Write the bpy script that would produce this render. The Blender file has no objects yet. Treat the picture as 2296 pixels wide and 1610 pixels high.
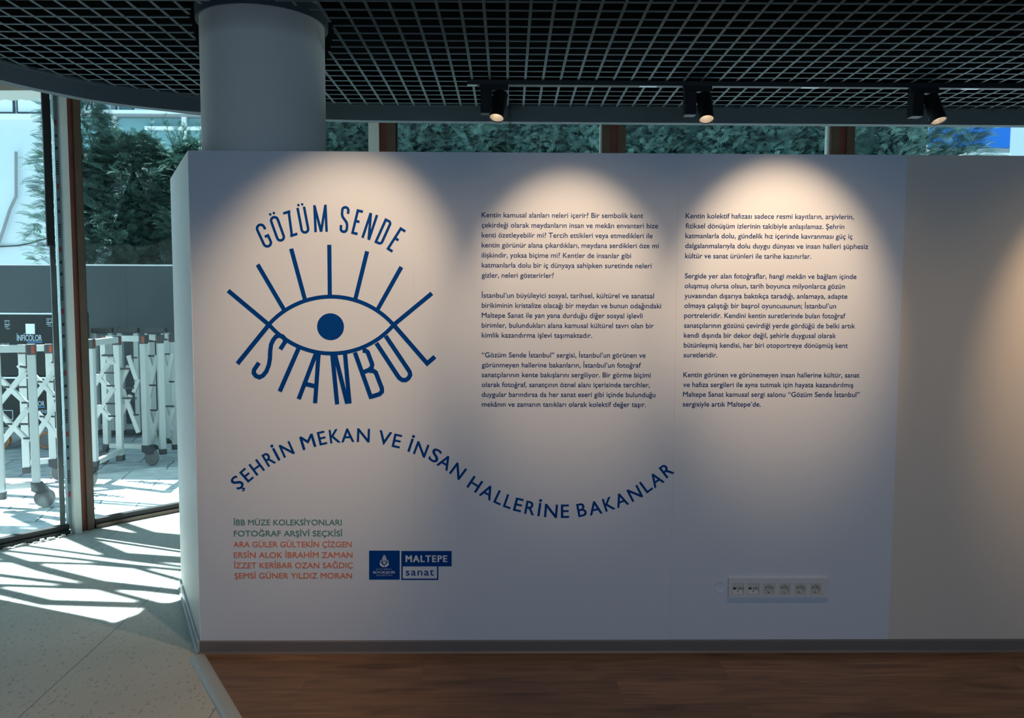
import bpy, bmesh, math, random
import numpy as np
from mathutils import Vector, Matrix, Euler

# ------------------------------------------------------------------ camera, world, sun, large lights, exposure
SC = bpy.context.scene
COL = SC.collection
SC.view_settings.view_transform = 'Standard'
SC.view_settings.look = 'None'
SC.view_settings.exposure = 0.0
SC.view_settings.gamma = 1.0
SC.view_settings.use_curve_mapping = False

FPX = 1767.4                      # focal length in pixels of the 2296 px wide frame
EYE = 1.577
YAW, PIT, ROL = math.radians(0.278) + 0.009, math.radians(4.159), math.radians(-0.215)
def _rot():
    cy, sy = math.cos(YAW), math.sin(YAW)
    A = np.array([[cy, -sy, 0], [sy, cy, 0], [0, 0, 1]])
    c, s = math.cos(PIT), math.sin(PIT)
    B = np.array([[1, 0, 0], [0, c, -s], [0, s, c]])
    c, s = math.cos(ROL), math.sin(ROL)
    Cm = np.array([[c, 0, -s], [0, 1, 0], [s, 0, c]])
    return Cm @ B @ A
RM = _rot()
cam_data = bpy.data.cameras.new('camera')
cam_data.sensor_width = 36.0
cam_data.sensor_fit = 'HORIZONTAL'
cam_data.lens = FPX / 2296 * 36
cam_data.dof.use_dof = True
cam_data.dof.focus_distance = 3.5
cam_data.dof.aperture_fstop = 9.0
cam_data.clip_start = 0.05
cam_data.clip_end = 200
cam = bpy.data.objects.new('camera', cam_data)
COL.objects.link(cam)
m3 = Matrix(((RM[0][0], RM[2][0], -RM[1][0]), (RM[0][1], RM[2][1], -RM[1][1]), (RM[0][2], RM[2][2], -RM[1][2])))
cam.matrix_world = Matrix.Translation((0, 0, EYE)) @ m3.to_4x4()
SC.camera = cam

world = bpy.data.worlds.new('sky')
SC.world = world
world.use_nodes = True
wn = world.node_tree
wn.nodes.clear()
w_out = wn.nodes.new('ShaderNodeOutputWorld')
w_bg = wn.nodes.new('ShaderNodeBackground')
w_bg.inputs['Color'].default_value = (0.45, 0.78, 0.93, 1)
w_bg.inputs['Strength'].default_value = 1.3
wn.links.new(w_bg.outputs[0], w_out.inputs[0])

SUN_EL = math.radians(57.0)
SUN_H = Vector((0.93, -0.37, 0)).normalized()
sun_d = bpy.data.lights.new('sun', 'SUN')
sun_d.energy = 26.0
sun_d.color = (0.93, 1.0, 1.0)
sun_d.angle = math.radians(0.53)
sun = bpy.data.objects.new('sun', sun_d)
COL.objects.link(sun)
sun.rotation_euler = Vector((SUN_H.x * math.cos(SUN_EL), SUN_H.y * math.cos(SUN_EL), -math.sin(SUN_EL))).to_track_quat('-Z', 'Y').to_euler()

def area(name, loc, target, sx, sy, power, color):
    d = bpy.data.lights.new(name, 'AREA')
    d.shape = 'RECTANGLE'
    d.size, d.size_y, d.energy, d.color = sx, sy, power, color
    o = bpy.data.objects.new(name, d)
    COL.objects.link(o)
    o.location = loc
    o.rotation_euler = (Vector(target) - Vector(loc)).to_track_quat('-Z', 'Y').to_euler()
    return o
# unseen area light added as bluish fill; no glazing is built behind the camera
area('added_fill_light', (0.8, -3.7, 1.55), (0.8, 3.0, 1.2), 7.5, 2.3, 74.0, (0.43, 0.69, 1.0))

def spot(name, loc, target, power, size, blend, color=(1.0, 0.72, 0.46), radius=0.02):
    d = bpy.data.lights.new(name, 'SPOT')
    d.energy, d.spot_size, d.spot_blend, d.color, d.shadow_soft_size = power, math.radians(size), blend, color, radius
    o = bpy.data.objects.new(name, d)
    COL.objects.link(o)
    o.location = loc
    o.rotation_euler = (Vector(target) - Vector(loc)).to_track_quat('-Z', 'Y').to_euler()
    return o

YP = 3.4454                        # plane of the lettered wall
HC = 2.727                         # underside of the ceiling grid
WT = 2.217                         # top of the partition
# assumed track spotlights in front of the partition (an unseen row above the frame)
for sx_, tx_, tz_, pw_, sz_ in ((-0.42, -0.72, 1.60, 58, 52), (0.29, 0.29, 1.62, 62, 43), (1.15, 1.21, 1.66, 80, 45), (2.70, 2.70, 1.52, 72, 48)):
    spot('assumed_track_spot', (sx_, YP - 1.0, 2.62), (tx_, YP, tz_), pw_, sz_, 0.75)
    spot('added_spot_halo', (sx_, YP - 1.0, 2.62), (tx_, YP, 1.15), 7.5, 78, 1.0)  # second light at the same point, added as warm fill on the wall
    if sx_ > 0: spot('added_spot_spill', (sx_, YP - 1.0, 2.62), (tx_, YP - 0.55, 0.0), 6.0, 125, 0.7)  # wide light added there to warm the floor

# assumed unseen lamp, added to warm the stone floor on the left
spot('assumed_floor_spot', (0.52, YP - 1.0, 2.62), (-2.2, 2.45, 0.0), 64.0, 74, 0.6)

# ------------------------------------------------------------------ helpers
def ray(px, py):
    v = np.array([(px - 1148) / FPX, 1, -(py - 805) / FPX])
    return RM.T @ v
def at_y(px, py, Y):
    d = ray(px, py)
    return Vector((d[0] * Y / d[1], Y, EYE + d[2] * Y / d[1]))
def at_z(px, py, Z=0.0):
    d = ray(px, py)
    t = (Z - EYE) / d[2]
    return Vector((d[0] * t, d[1] * t, Z))
def W(px, py):
    p = at_y(px, py, YP)
    return (p.x, p.z)

def tag(o, label=None, cat=None, group=None, kind=None):
    if label: o['label'] = label
    if cat: o['category'] = cat
    if group: o['group'] = group
    if kind: o['kind'] = kind
    return o
def empty(name, loc=(0, 0, 0), label=None, cat=None, group=None, kind=None, rz=0.0):
    o = bpy.data.objects.new(name, None)
    o.empty_display_size = 0.1
    COL.objects.link(o)
    o.location = loc
    o.rotation_euler = (0, 0, rz)
    return tag(o, label, cat, group, kind)
def link_mesh(name, me, mat, parent=None):
    o = bpy.data.objects.new(name, me)
    COL.objects.link(o)
    if mat is not None:
        me.materials.append(mat)
    if parent is not None:
        o.parent = parent
    return o

class MB:
    """collects shapes into one mesh"""
    def __init__(s):
        s.v, s.f = [], []
    def add(s, vs, fs):
        n = len(s.v)
        s.v += [tuple(p) for p in vs]
        s.f += [tuple(i + n for i in f) for f in fs]
        return s
    def box(s, x0, x1, y0, y1, z0, z1, M=None):
        vs = [Vector((x, y, z)) for x in (x0, x1) for y in (y0, y1) for z in (z0, z1)]
        if M is not None: vs = [M @ p for p in vs]
        return s.add(vs, [(0, 1, 3, 2), (4, 6, 7, 5), (0, 4, 5, 1), (2, 3, 7, 6), (0, 2, 6, 4), (1, 5, 7, 3)])
    def bar(s, a, b, w, h, up=(0, 0, 1)):
        a, b = Vector(a), Vector(b)
        d = (b - a).normalized()
        u = Vector(up)
        if abs(d.dot(u)) > 0.98: u = Vector((0, 1, 0))
        r = d.cross(u).normalized()
        u = r.cross(d).normalized()
        vs = []
        for p in (a, b):
            for i, j in ((-1, -1), (1, -1), (1, 1), (-1, 1)):
                vs.append(p + r * (w / 2 * i) + u * (h / 2 * j))
        return s.add(vs, [(3, 2, 1, 0), (4, 5, 6, 7), (0, 1, 5, 4), (1, 2, 6, 5), (2, 3, 7, 6), (3, 0, 4, 7)])
    def tube(s, pts, r, n=10, cap=True):
        pts = [Vector(p) for p in pts]
        rs = r if isinstance(r, (list, tuple)) else [r] * len(pts)
        rings = []
        for i, p in enumerate(pts):
            d = (pts[min(i + 1, len(pts) - 1)] - pts[max(i - 1, 0)]).normalized()
            u = Vector((0, 0, 1)) if abs(d.z) < 0.9 else Vector((1, 0, 0))
            a = d.cross(u).normalized(); b = a.cross(d).normalized()
            rings.append([p + a * (rs[i] * math.cos(2 * math.pi * k / n)) + b * (rs[i] * math.sin(2 * math.pi * k / n)) for k in range(n)])
        vs = [q for R in rings for q in R]
        fs = []
        for i in range(len(pts) - 1):
            for k in range(n):
                k2 = (k + 1) % n
                fs.append((i * n + k, i * n + k2, (i + 1) * n + k2, (i + 1) * n + k))
        if cap:
            fs.append(tuple(range(n - 1, -1, -1)))
            fs.append(tuple((len(pts) - 1) * n + k for k in range(n)))
        return s.add(vs, fs)
    def prism(s, poly, z0, z1):
        n = len(poly)
        vs = [(x, y, z0) for x, y in poly] + [(x, y, z1) for x, y in poly]
        fs = [tuple(range(n - 1, -1, -1)), tuple(range(n, 2 * n))]
        fs += [(i, (i + 1) % n, (i + 1) % n + n, i + n) for i in range(n)]
        return s.add(vs, fs)
    def lathe(s, prof, n=48, M=None, closed=False):
        vs = []
        for r, z in prof:
            for k in range(n):
                a = 2 * math.pi * k / n
                p = Vector((r * math.cos(a), r * math.sin(a), z))
                vs.append(M @ p if M is not None else p)
        fs = []
        m = len(prof)
        for i in range(m if closed else m - 1):
            j = (i + 1) % m
            for k in range(n):
                k2 = (k + 1) % n
                fs.append((i * n + k, i * n + k2, j * n + k2, j * n + k))
        return s.add(vs, fs)
    def strip(s, path, off0, off1, z0, z1):
        """a wall following a plan path, between two offsets along the path normal"""
        L, n = [], len(path)
        for i, p in enumerate(path):
            a = Vector(path[max(i - 1, 0)]); b = Vector(path[min(i + 1, n - 1)])
            t = (b - a).normalized(); nn = Vector((-t.y, t.x))
            q = Vector(p)
            L.append((q + nn * off0, q + nn * off1))
        vs = []
        for a, b in L:
            vs += [(a.x, a.y, z0), (b.x, b.y, z0), (b.x, b.y, z1), (a.x, a.y, z1)]
        fs = [(3, 2, 1, 0), tuple(4 * (n - 1) + k for k in range(4))]
        for i in range(n - 1):
            o = 4 * i
            for k in range(4):
                k2 = (k + 1) % 4
                fs.append((o + k, o + k2, o + 4 + k2, o + 4 + k))
        return s.add(vs, fs)
    def build(s, name, mat, parent=None, smooth=False, bevel=0.0, seg=2):
        me = bpy.data.meshes.new(name)
        me.from_pydata(s.v, [], s.f)
        bm = bmesh.new(); bm.from_mesh(me)
        bmesh.ops.recalc_face_normals(bm, faces=bm.faces)
        if bevel > 0:
            es = [e for e in bm.edges if len(e.link_faces) == 2 and e.calc_face_angle(0) > 0.6]
            bmesh.ops.bevel(bm, geom=es, offset=bevel, segments=seg, affect='EDGES', profile=0.6)
        bm.to_mesh(me); bm.free()
        if smooth:
            me.polygons.foreach_set('use_smooth', [True] * len(me.polygons))
            try: me.set_sharp_from_angle(angle=math.radians(40))
            except Exception: pass
        return link_mesh(name, me, mat, parent)

# ------------------------------------------------------------------ materials
def mat(name, color, rough=0.6, metal=0.0, spec=0.5, bump=None, var=None):
    """bump=(scale,strength,detail)  var=(scale,amount): soft noise variation of the colour"""
    m = bpy.data.materials.new(name)
    m.use_nodes = True
    nt = m.node_tree
    b = nt.nodes['Principled BSDF']
    b.inputs['Base Color'].default_value = (*color, 1)
    b.inputs['Roughness'].default_value = rough
    b.inputs['Metallic'].default_value = metal
    b.inputs['Specular IOR Level'].default_value = spec
    tc = nt.nodes.new('ShaderNodeTexCoord')
    if var:
        n = nt.nodes.new('ShaderNodeTexNoise')
        n.inputs['Scale'].default_value = var[0]; n.inputs['Detail'].default_value = 5
        nt.links.new(tc.outputs['Object'], n.inputs['Vector'])
        r = nt.nodes.new('ShaderNodeValToRGB')
        r.color_ramp.elements[0].position, r.color_ramp.elements[1].position = 0.3, 0.7
        r.color_ramp.elements[0].color = (*[c * (1 - var[1]) for c in color], 1)
        r.color_ramp.elements[1].color = (*[min(1, c * (1 + var[1])) for c in color], 1)
        nt.links.new(n.outputs['Fac'], r.inputs['Fac'])
        nt.links.new(r.outputs['Color'], b.inputs['Base Color'])
    if bump:
        n = nt.nodes.new('ShaderNodeTexNoise')
        n.inputs['Scale'].default_value = bump[0]; n.inputs['Detail'].default_value = bump[2]
        nt.links.new(tc.outputs['Object'], n.inputs['Vector'])
        bp = nt.nodes.new('ShaderNodeBump')
        bp.inputs['Strength'].default_value = bump[1]; bp.inputs['Distance'].default_value = 0.01
        nt.links.new(n.outputs['Fac'], bp.inputs['Height'])
        nt.links.new(bp.outputs['Normal'], b.inputs['Normal'])
    return m
def emit(name, color, strength):
    m = bpy.data.materials.new(name); m.use_nodes = True
    nt = m.node_tree; nt.nodes.clear()
    o = nt.nodes.new('ShaderNodeOutputMaterial'); e = nt.nodes.new('ShaderNodeEmission')
    e.inputs[0].default_value = (*color, 1); e.inputs[1].default_value = strength
    nt.links.new(e.outputs[0], o.inputs[0])
    return m
def glass_mat(name, tint, gloss=0.06):
    m = bpy.data.materials.new(name); m.use_nodes = True
    nt = m.node_tree; nt.nodes.clear()
    o = nt.nodes.new('ShaderNodeOutputMaterial')
    t = nt.nodes.new('ShaderNodeBsdfTransparent'); t.inputs[0].default_value = (*tint, 1)
    g = nt.nodes.new('ShaderNodeBsdfGlossy'); g.inputs['Roughness'].default_value = 0.02
    g.inputs[0].default_value = (0.8, 0.95, 1, 1)
    lw = nt.nodes.new('ShaderNodeLayerWeight'); lw.inputs['Blend'].default_value = 0.5
    pw = nt.nodes.new('ShaderNodeMath'); pw.operation = 'POWER'; pw.inputs[1].default_value = 4.0
    nt.links.new(lw.outputs['Facing'], pw.inputs[0])
    ma = nt.nodes.new('ShaderNodeMath'); ma.operation = 'MULTIPLY_ADD'; ma.inputs[1].default_value = 0.85; ma.inputs[2].default_value = 0.03
    nt.links.new(pw.outputs[0], ma.inputs[0])
    mx = nt.nodes.new('ShaderNodeMixShader')
    nt.links.new(ma.outputs[0], mx.inputs[0])
    nt.links.new(t.outputs[0], mx.inputs[1]); nt.links.new(g.outputs[0], mx.inputs[2])
    nt.links.new(mx.outputs[0], o.inputs[0])
    return m

def wall_mat(name, color):
    m = mat(name, color, 0.55, spec=0.25)
    nt = m.node_tree; b = nt.nodes['Principled BSDF']
    tc = nt.nodes.new('ShaderNodeTexCoord')
    n1 = nt.nodes.new('ShaderNodeTexNoise'); n1.inputs['Scale'].default_value = 90; n1.inputs['Detail'].default_value = 4
    v = nt.nodes.new('ShaderNodeTexVoronoi'); v.inputs['Scale'].default_value = 7.0
    mr = nt.nodes.new('ShaderNodeMapRange')
    mr.inputs['From Min'].default_value = 0.0; mr.inputs['From Max'].default_value = 0.026
    mr.inputs['To Min'].default_value = 1.0; mr.inputs['To Max'].default_value = 0.0
    n2 = nt.nodes.new('ShaderNodeTexNoise'); n2.inputs['Scale'].default_value = 3.0
    v.voronoi_dimensions = '2D'; v.inputs['Scale'].default_value = 8.0
    sp = nt.nodes.new('ShaderNodeSeparateXYZ'); cb = nt.nodes.new('ShaderNodeCombineXYZ')
    nt.links.new(tc.outputs['Object'], sp.inputs[0]); nt.links.new(sp.outputs['X'], cb.inputs['X']); nt.links.new(sp.outputs['Z'], cb.inputs['Y'])
    nt.links.new(cb.outputs[0], v.inputs['Vector'])
    for n in (n1, n2): nt.links.new(tc.outputs['Object'], n.inputs['Vector'])
    nt.links.new(v.outputs['Distance'], mr.inputs['Value'])
    a1 = nt.nodes.new('ShaderNodeMath'); a1.operation = 'MULTIPLY_ADD'; a1.inputs[1].default_value = 0.10
    nt.links.new(n1.outputs['Fac'], a1.inputs[0])
    a2 = nt.nodes.new('ShaderNodeMath'); a2.operation = 'MULTIPLY_ADD'; a2.inputs[1].default_value = 0.6
    nt.links.new(n2.outputs['Fac'], a2.inputs[0]); nt.links.new(mr.outputs[0], a2.inputs[2])
    nt.links.new(a2.outputs[0], a1.inputs[2])
    bp = nt.nodes.new('ShaderNodeBump'); bp.inputs['Strength'].default_value = 0.34; bp.inputs['Distance'].default_value = 0.004
    nt.links.new(a1.outputs[0], bp.inputs['Height']); nt.links.new(bp.outputs[0], b.inputs['Normal'])
    return m

def terrazzo_mat():
    m = mat('speckled_floor', (0.5, 0.5, 0.48), 0.5, spec=0.3)
    nt = m.node_tree; b = nt.nodes['Principled BSDF']
    tc = nt.nodes.new('ShaderNodeTexCoord')
    mp = nt.nodes.new('ShaderNodeMapping'); mp.inputs['Rotation'].default_value = (0, 0, 0.5); mp.inputs['Scale'].default_value = (1.0, 0.45, 1)
    nt.links.new(tc.outputs['Object'], mp.inputs['Vector'])
    v = nt.nodes.new('ShaderNodeTexVoronoi'); v.inputs['Scale'].default_value = 72; v.inputs['Randomness'].default_value = 1
    nt.links.new(mp.outputs[0], v.inputs['Vector'])
    nz = nt.nodes.new('ShaderNodeTexNoise'); nz.inputs['Scale'].default_value = 14; nz.inputs['Detail'].default_value = 3
    nt.links.new(mp.outputs[0], nz.inputs['Vector'])
    # speck radius varies from cell to cell
    sepc = nt.nodes.new('ShaderNodeSeparateColor'); nt.links.new(v.outputs['Color'], sepc.inputs[0])
    th = nt.nodes.new('ShaderNodeMath'); th.operation = 'MULTIPLY'; th.inputs[1].default_value = 0.42
    nt.links.new(sepc.outputs[0], th.inputs[0])
    sub = nt.nodes.new('ShaderNodeMath'); sub.operation = 'SUBTRACT'
    nt.links.new(th.outputs[0], sub.inputs[0]); nt.links.new(v.outputs['Distance'], sub.inputs[1])
    mr = nt.nodes.new('ShaderNodeMapRange'); mr.inputs['From Min'].default_value = -0.02; mr.inputs['From Max'].default_value = 0.10
    mr.inputs['To Max'].default_value = 0.42
    nt.links.new(sub.outputs[0], mr.inputs['Value'])
    n2 = nt.nodes.new('ShaderNodeTexNoise'); n2.inputs['Scale'].default_value = 2.2; n2.inputs['Detail'].default_value = 6
    nt.links.new(tc.outputs['Object'], n2.inputs['Vector'])
    base = nt.nodes.new('ShaderNodeMixRGB'); base.inputs[1].default_value = (0.47, 0.455, 0.42, 1); base.inputs[2].default_value = (0.64, 0.62, 0.57, 1)
    nt.links.new(n2.outputs['Fac'], base.inputs[0])
    mx = nt.nodes.new('ShaderNodeMixRGB'); mx.inputs[2].default_value = (0.13, 0.13, 0.13, 1)
    nt.links.new(mr.outputs[0], mx.inputs[0]); nt.links.new(base.outputs[0], mx.inputs[1])
    br = nt.nodes.new('ShaderNodeTexBrick')
    br.inputs['Scale'].default_value = 1.0; br.inputs['Mortar Size'].default_value = 0.0022; br.inputs['Mortar Smooth'].default_value = 0.0
    br.inputs['Brick Width'].default_value = 60.0; br.inputs['Row Height'].default_value = 0.72
    mp2 = nt.nodes.new('ShaderNodeMapping'); mp2.inputs['Rotation'].default_value = (0, 0, math.radians(88)); mp2.inputs['Location'].default_value = (0.30, 1.72, 0)
    nt.links.new(tc.outputs['Object'], mp2.inputs['Vector']); nt.links.new(mp2.outputs[0], br.inputs['Vector'])
    mx2 = nt.nodes.new('ShaderNodeMixRGB'); mx2.inputs[2].default_value = (0.20, 0.185, 0.165, 1)
    nt.links.new(br.outputs['Fac'], mx2.inputs[0]); nt.links.new(mx.outputs[0], mx2.inputs[1])
    nt.links.new(mx2.outputs[0], b.inputs['Base Color'])
    bp = nt.nodes.new('ShaderNodeBump'); bp.inputs['Strength'].default_value = 0.12; bp.inputs['Distance'].default_value = 0.003
    nt.links.new(nz.outputs['Fac'], bp.inputs['Height']); nt.links.new(bp.outputs[0], b.inputs['Normal'])
    return m

def wood_mat():
    m = mat('oak_plank_floor', (0.1, 0.05, 0.03), 0.42, spec=0.35)
    nt = m.node_tree; b = nt.nodes['Principled BSDF']
    tc = nt.nodes.new('ShaderNodeTexCoord')
    br = nt.nodes.new('ShaderNodeTexBrick')
    br.inputs['Scale'].default_value = 1; br.inputs['Brick Width'].default_value = 1.29; br.inputs['Row Height'].default_value = 0.192
    br.inputs['Mortar Size'].default_value = 0.0010; br.inputs['Mortar Smooth'].default_value = 0; br.offset = 0.37
    br.inputs['Color1'].default_value = (0, 0, 0, 1); br.inputs['Color2'].default_value = (1, 1, 1, 1)
    mpb = nt.nodes.new('ShaderNodeMapping'); mpb.inputs['Location'].default_value = (0.33, 0.093, 0)
    nt.links.new(tc.outputs['Object'], mpb.inputs['Vector']); nt.links.new(mpb.outputs[0], br.inputs['Vector'])
    # grain stretched along the planks and shifted from plank to plank
    sh = nt.nodes.new('ShaderNodeVectorMath'); sh.operation = 'MULTIPLY_ADD'
    sh.inputs[1].default_value = (7, 3, 0)
    nt.links.new(br.outputs['Color'], sh.inputs[0]); nt.links.new(tc.outputs['Object'], sh.inputs[2])
    mp = nt.nodes.new('ShaderNodeMapping'); mp.inputs['Scale'].default_value = (1.4, 13, 1)
    nt.links.new(sh.outputs[0], mp.inputs['Vector'])
    n = nt.nodes.new('ShaderNodeTexNoise'); n.inputs['Scale'].default_value = 1.6; n.inputs['Detail'].default_value = 8; n.inputs['Distortion'].default_value = 1.3
    nt.links.new(mp.outputs[0], n.inputs['Vector'])
    mpk = nt.nodes.new('ShaderNodeMapping'); mpk.inputs['Scale'].default_value = (2.6, 9, 1)
    nt.links.new(sh.outputs[0], mpk.inputs['Vector'])
    kn = nt.nodes.new('ShaderNodeTexNoise'); kn.inputs['Scale'].default_value = 1.0; kn.inputs['Detail'].default_value = 2
    nt.links.new(mpk.outputs[0], kn.inputs['Vector'])
    r = nt.nodes.new('ShaderNodeValToRGB')
    r.color_ramp.elements[0].position, r.color_ramp.elements[0].color = 0.18, (0.135, 0.068, 0.038, 1)
    r.color_ramp.elements[1].position, r.color_ramp.elements[1].color = 0.80, (0.34, 0.19, 0.105, 1)
    nt.links.new(n.outputs['Fac'], r.inputs[0])
    rk = nt.nodes.new('ShaderNodeValToRGB')
    rk.color_ramp.elements[0].position, rk.color_ramp.elements[0].color = 0.30, (0.60, 0.58, 0.56, 1)
    rk.color_ramp.elements[1].position, rk.color_ramp.elements[1].color = 0.45, (1, 1, 1, 1)
    nt.links.new(kn.outputs['Fac'], rk.inputs[0])
    mu = nt.nodes.new('ShaderNodeMixRGB'); mu.blend_type = 'MULTIPLY'; mu.inputs[0].default_value = 1
    nt.links.new(r.outputs[0], mu.inputs[1]); nt.links.new(rk.outputs[0], mu.inputs[2])
    bw = nt.nodes.new('ShaderNodeMath'); bw.operation = 'MULTIPLY_ADD'; bw.inputs[1].default_value = 0.35; bw.inputs[2].default_value = 0.82
    nt.links.new(br.outputs['Color'], bw.inputs[0])
    mu2 = nt.nodes.new('ShaderNodeVectorMath'); mu2.operation = 'SCALE'
    nt.links.new(mu.outputs[0], mu2.inputs[0]); nt.links.new(bw.outputs[0], mu2.inputs['Scale'])
    mx = nt.nodes.new('ShaderNodeMixRGB'); mx.inputs[2].default_value = (0.15, 0.10, 0.07, 1)
    nt.links.new(br.outputs['Fac'], mx.inputs[0]); nt.links.new(mu2.outputs[0], mx.inputs[1])
    nt.links.new(mx.outputs[0], b.inputs['Base Color'])
    bp = nt.nodes.new('ShaderNodeBump'); bp.inputs['Strength'].default_value = 0.15; bp.inputs['Distance'].default_value = 0.002
    nt.links.new(n.outputs['Fac'], bp.inputs['Height']); nt.links.new(bp.outputs[0], b.inputs['Normal'])
    return m

def paving_mat():
    m = mat('stamped_paving', (0.4, 0.42, 0.43), 0.75)
    nt = m.node_tree; b = nt.nodes['Principled BSDF']
    tc = nt.nodes.new('ShaderNodeTexCoord')
    mp = nt.nodes.new('ShaderNodeMapping'); mp.inputs['Rotation'].default_value = (0, 0, math.radians(-14))
    nw = nt.nodes.new('ShaderNodeTexNoise'); nw.inputs['Scale'].default_value = 3.0; nw.inputs['Detail'].default_value = 3
    nt.links.new(tc.outputs['Object'], nw.inputs['Vector'])
    wv = nt.nodes.new('ShaderNodeVectorMath'); wv.operation = 'MULTIPLY_ADD'; wv.inputs[1].default_value = (0.06, 0.06, 0)
    nt.links.new(nw.outputs['Color'], wv.inputs[0]); nt.links.new(tc.outputs['Object'], wv.inputs[2])
    nt.links.new(wv.outputs[0], mp.inputs['Vector'])
    br = nt.nodes.new('ShaderNodeTexBrick')
    br.inputs['Scale'].default_value = 1; br.inputs['Brick Width'].default_value = 0.62; br.inputs['Row Height'].default_value = 0.42
    br.inputs['Mortar Size'].default_value = 0.008; br.inputs['Mortar Smooth'].default_value = 0.3
    br.inputs['Color1'].default_value = (0.36, 0.39, 0.42, 1); br.inputs['Color2'].default_value = (0.47, 0.49, 0.50, 1); br.inputs['Mortar'].default_value = (0.10, 0.11, 0.12, 1)
    nt.links.new(mp.outputs[0], br.inputs['Vector'])
    n = nt.nodes.new('ShaderNodeTexNoise'); n.inputs['Scale'].default_value = 9; n.inputs['Detail'].default_value = 8
    nt.links.new(tc.outputs['Object'], n.inputs['Vector'])
    mu = nt.nodes.new('ShaderNodeMixRGB'); mu.blend_type = 'OVERLAY'; mu.inputs[0].default_value = 0.5
    nt.links.new(br.outputs['Color'], mu.inputs[1]); nt.links.new(n.outputs['Fac'], mu.inputs[2])
    nt.links.new(mu.outputs[0], b.inputs['Base Color'])
    bp = nt.nodes.new('ShaderNodeBump'); bp.inputs['Strength'].default_value = 0.5; bp.inputs['Distance'].default_value = 0.02
    nt.links.new(n.outputs['Fac'], bp.inputs['Height']); nt.links.new(bp.outputs[0], b.inputs['Normal'])
    return m

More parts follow.
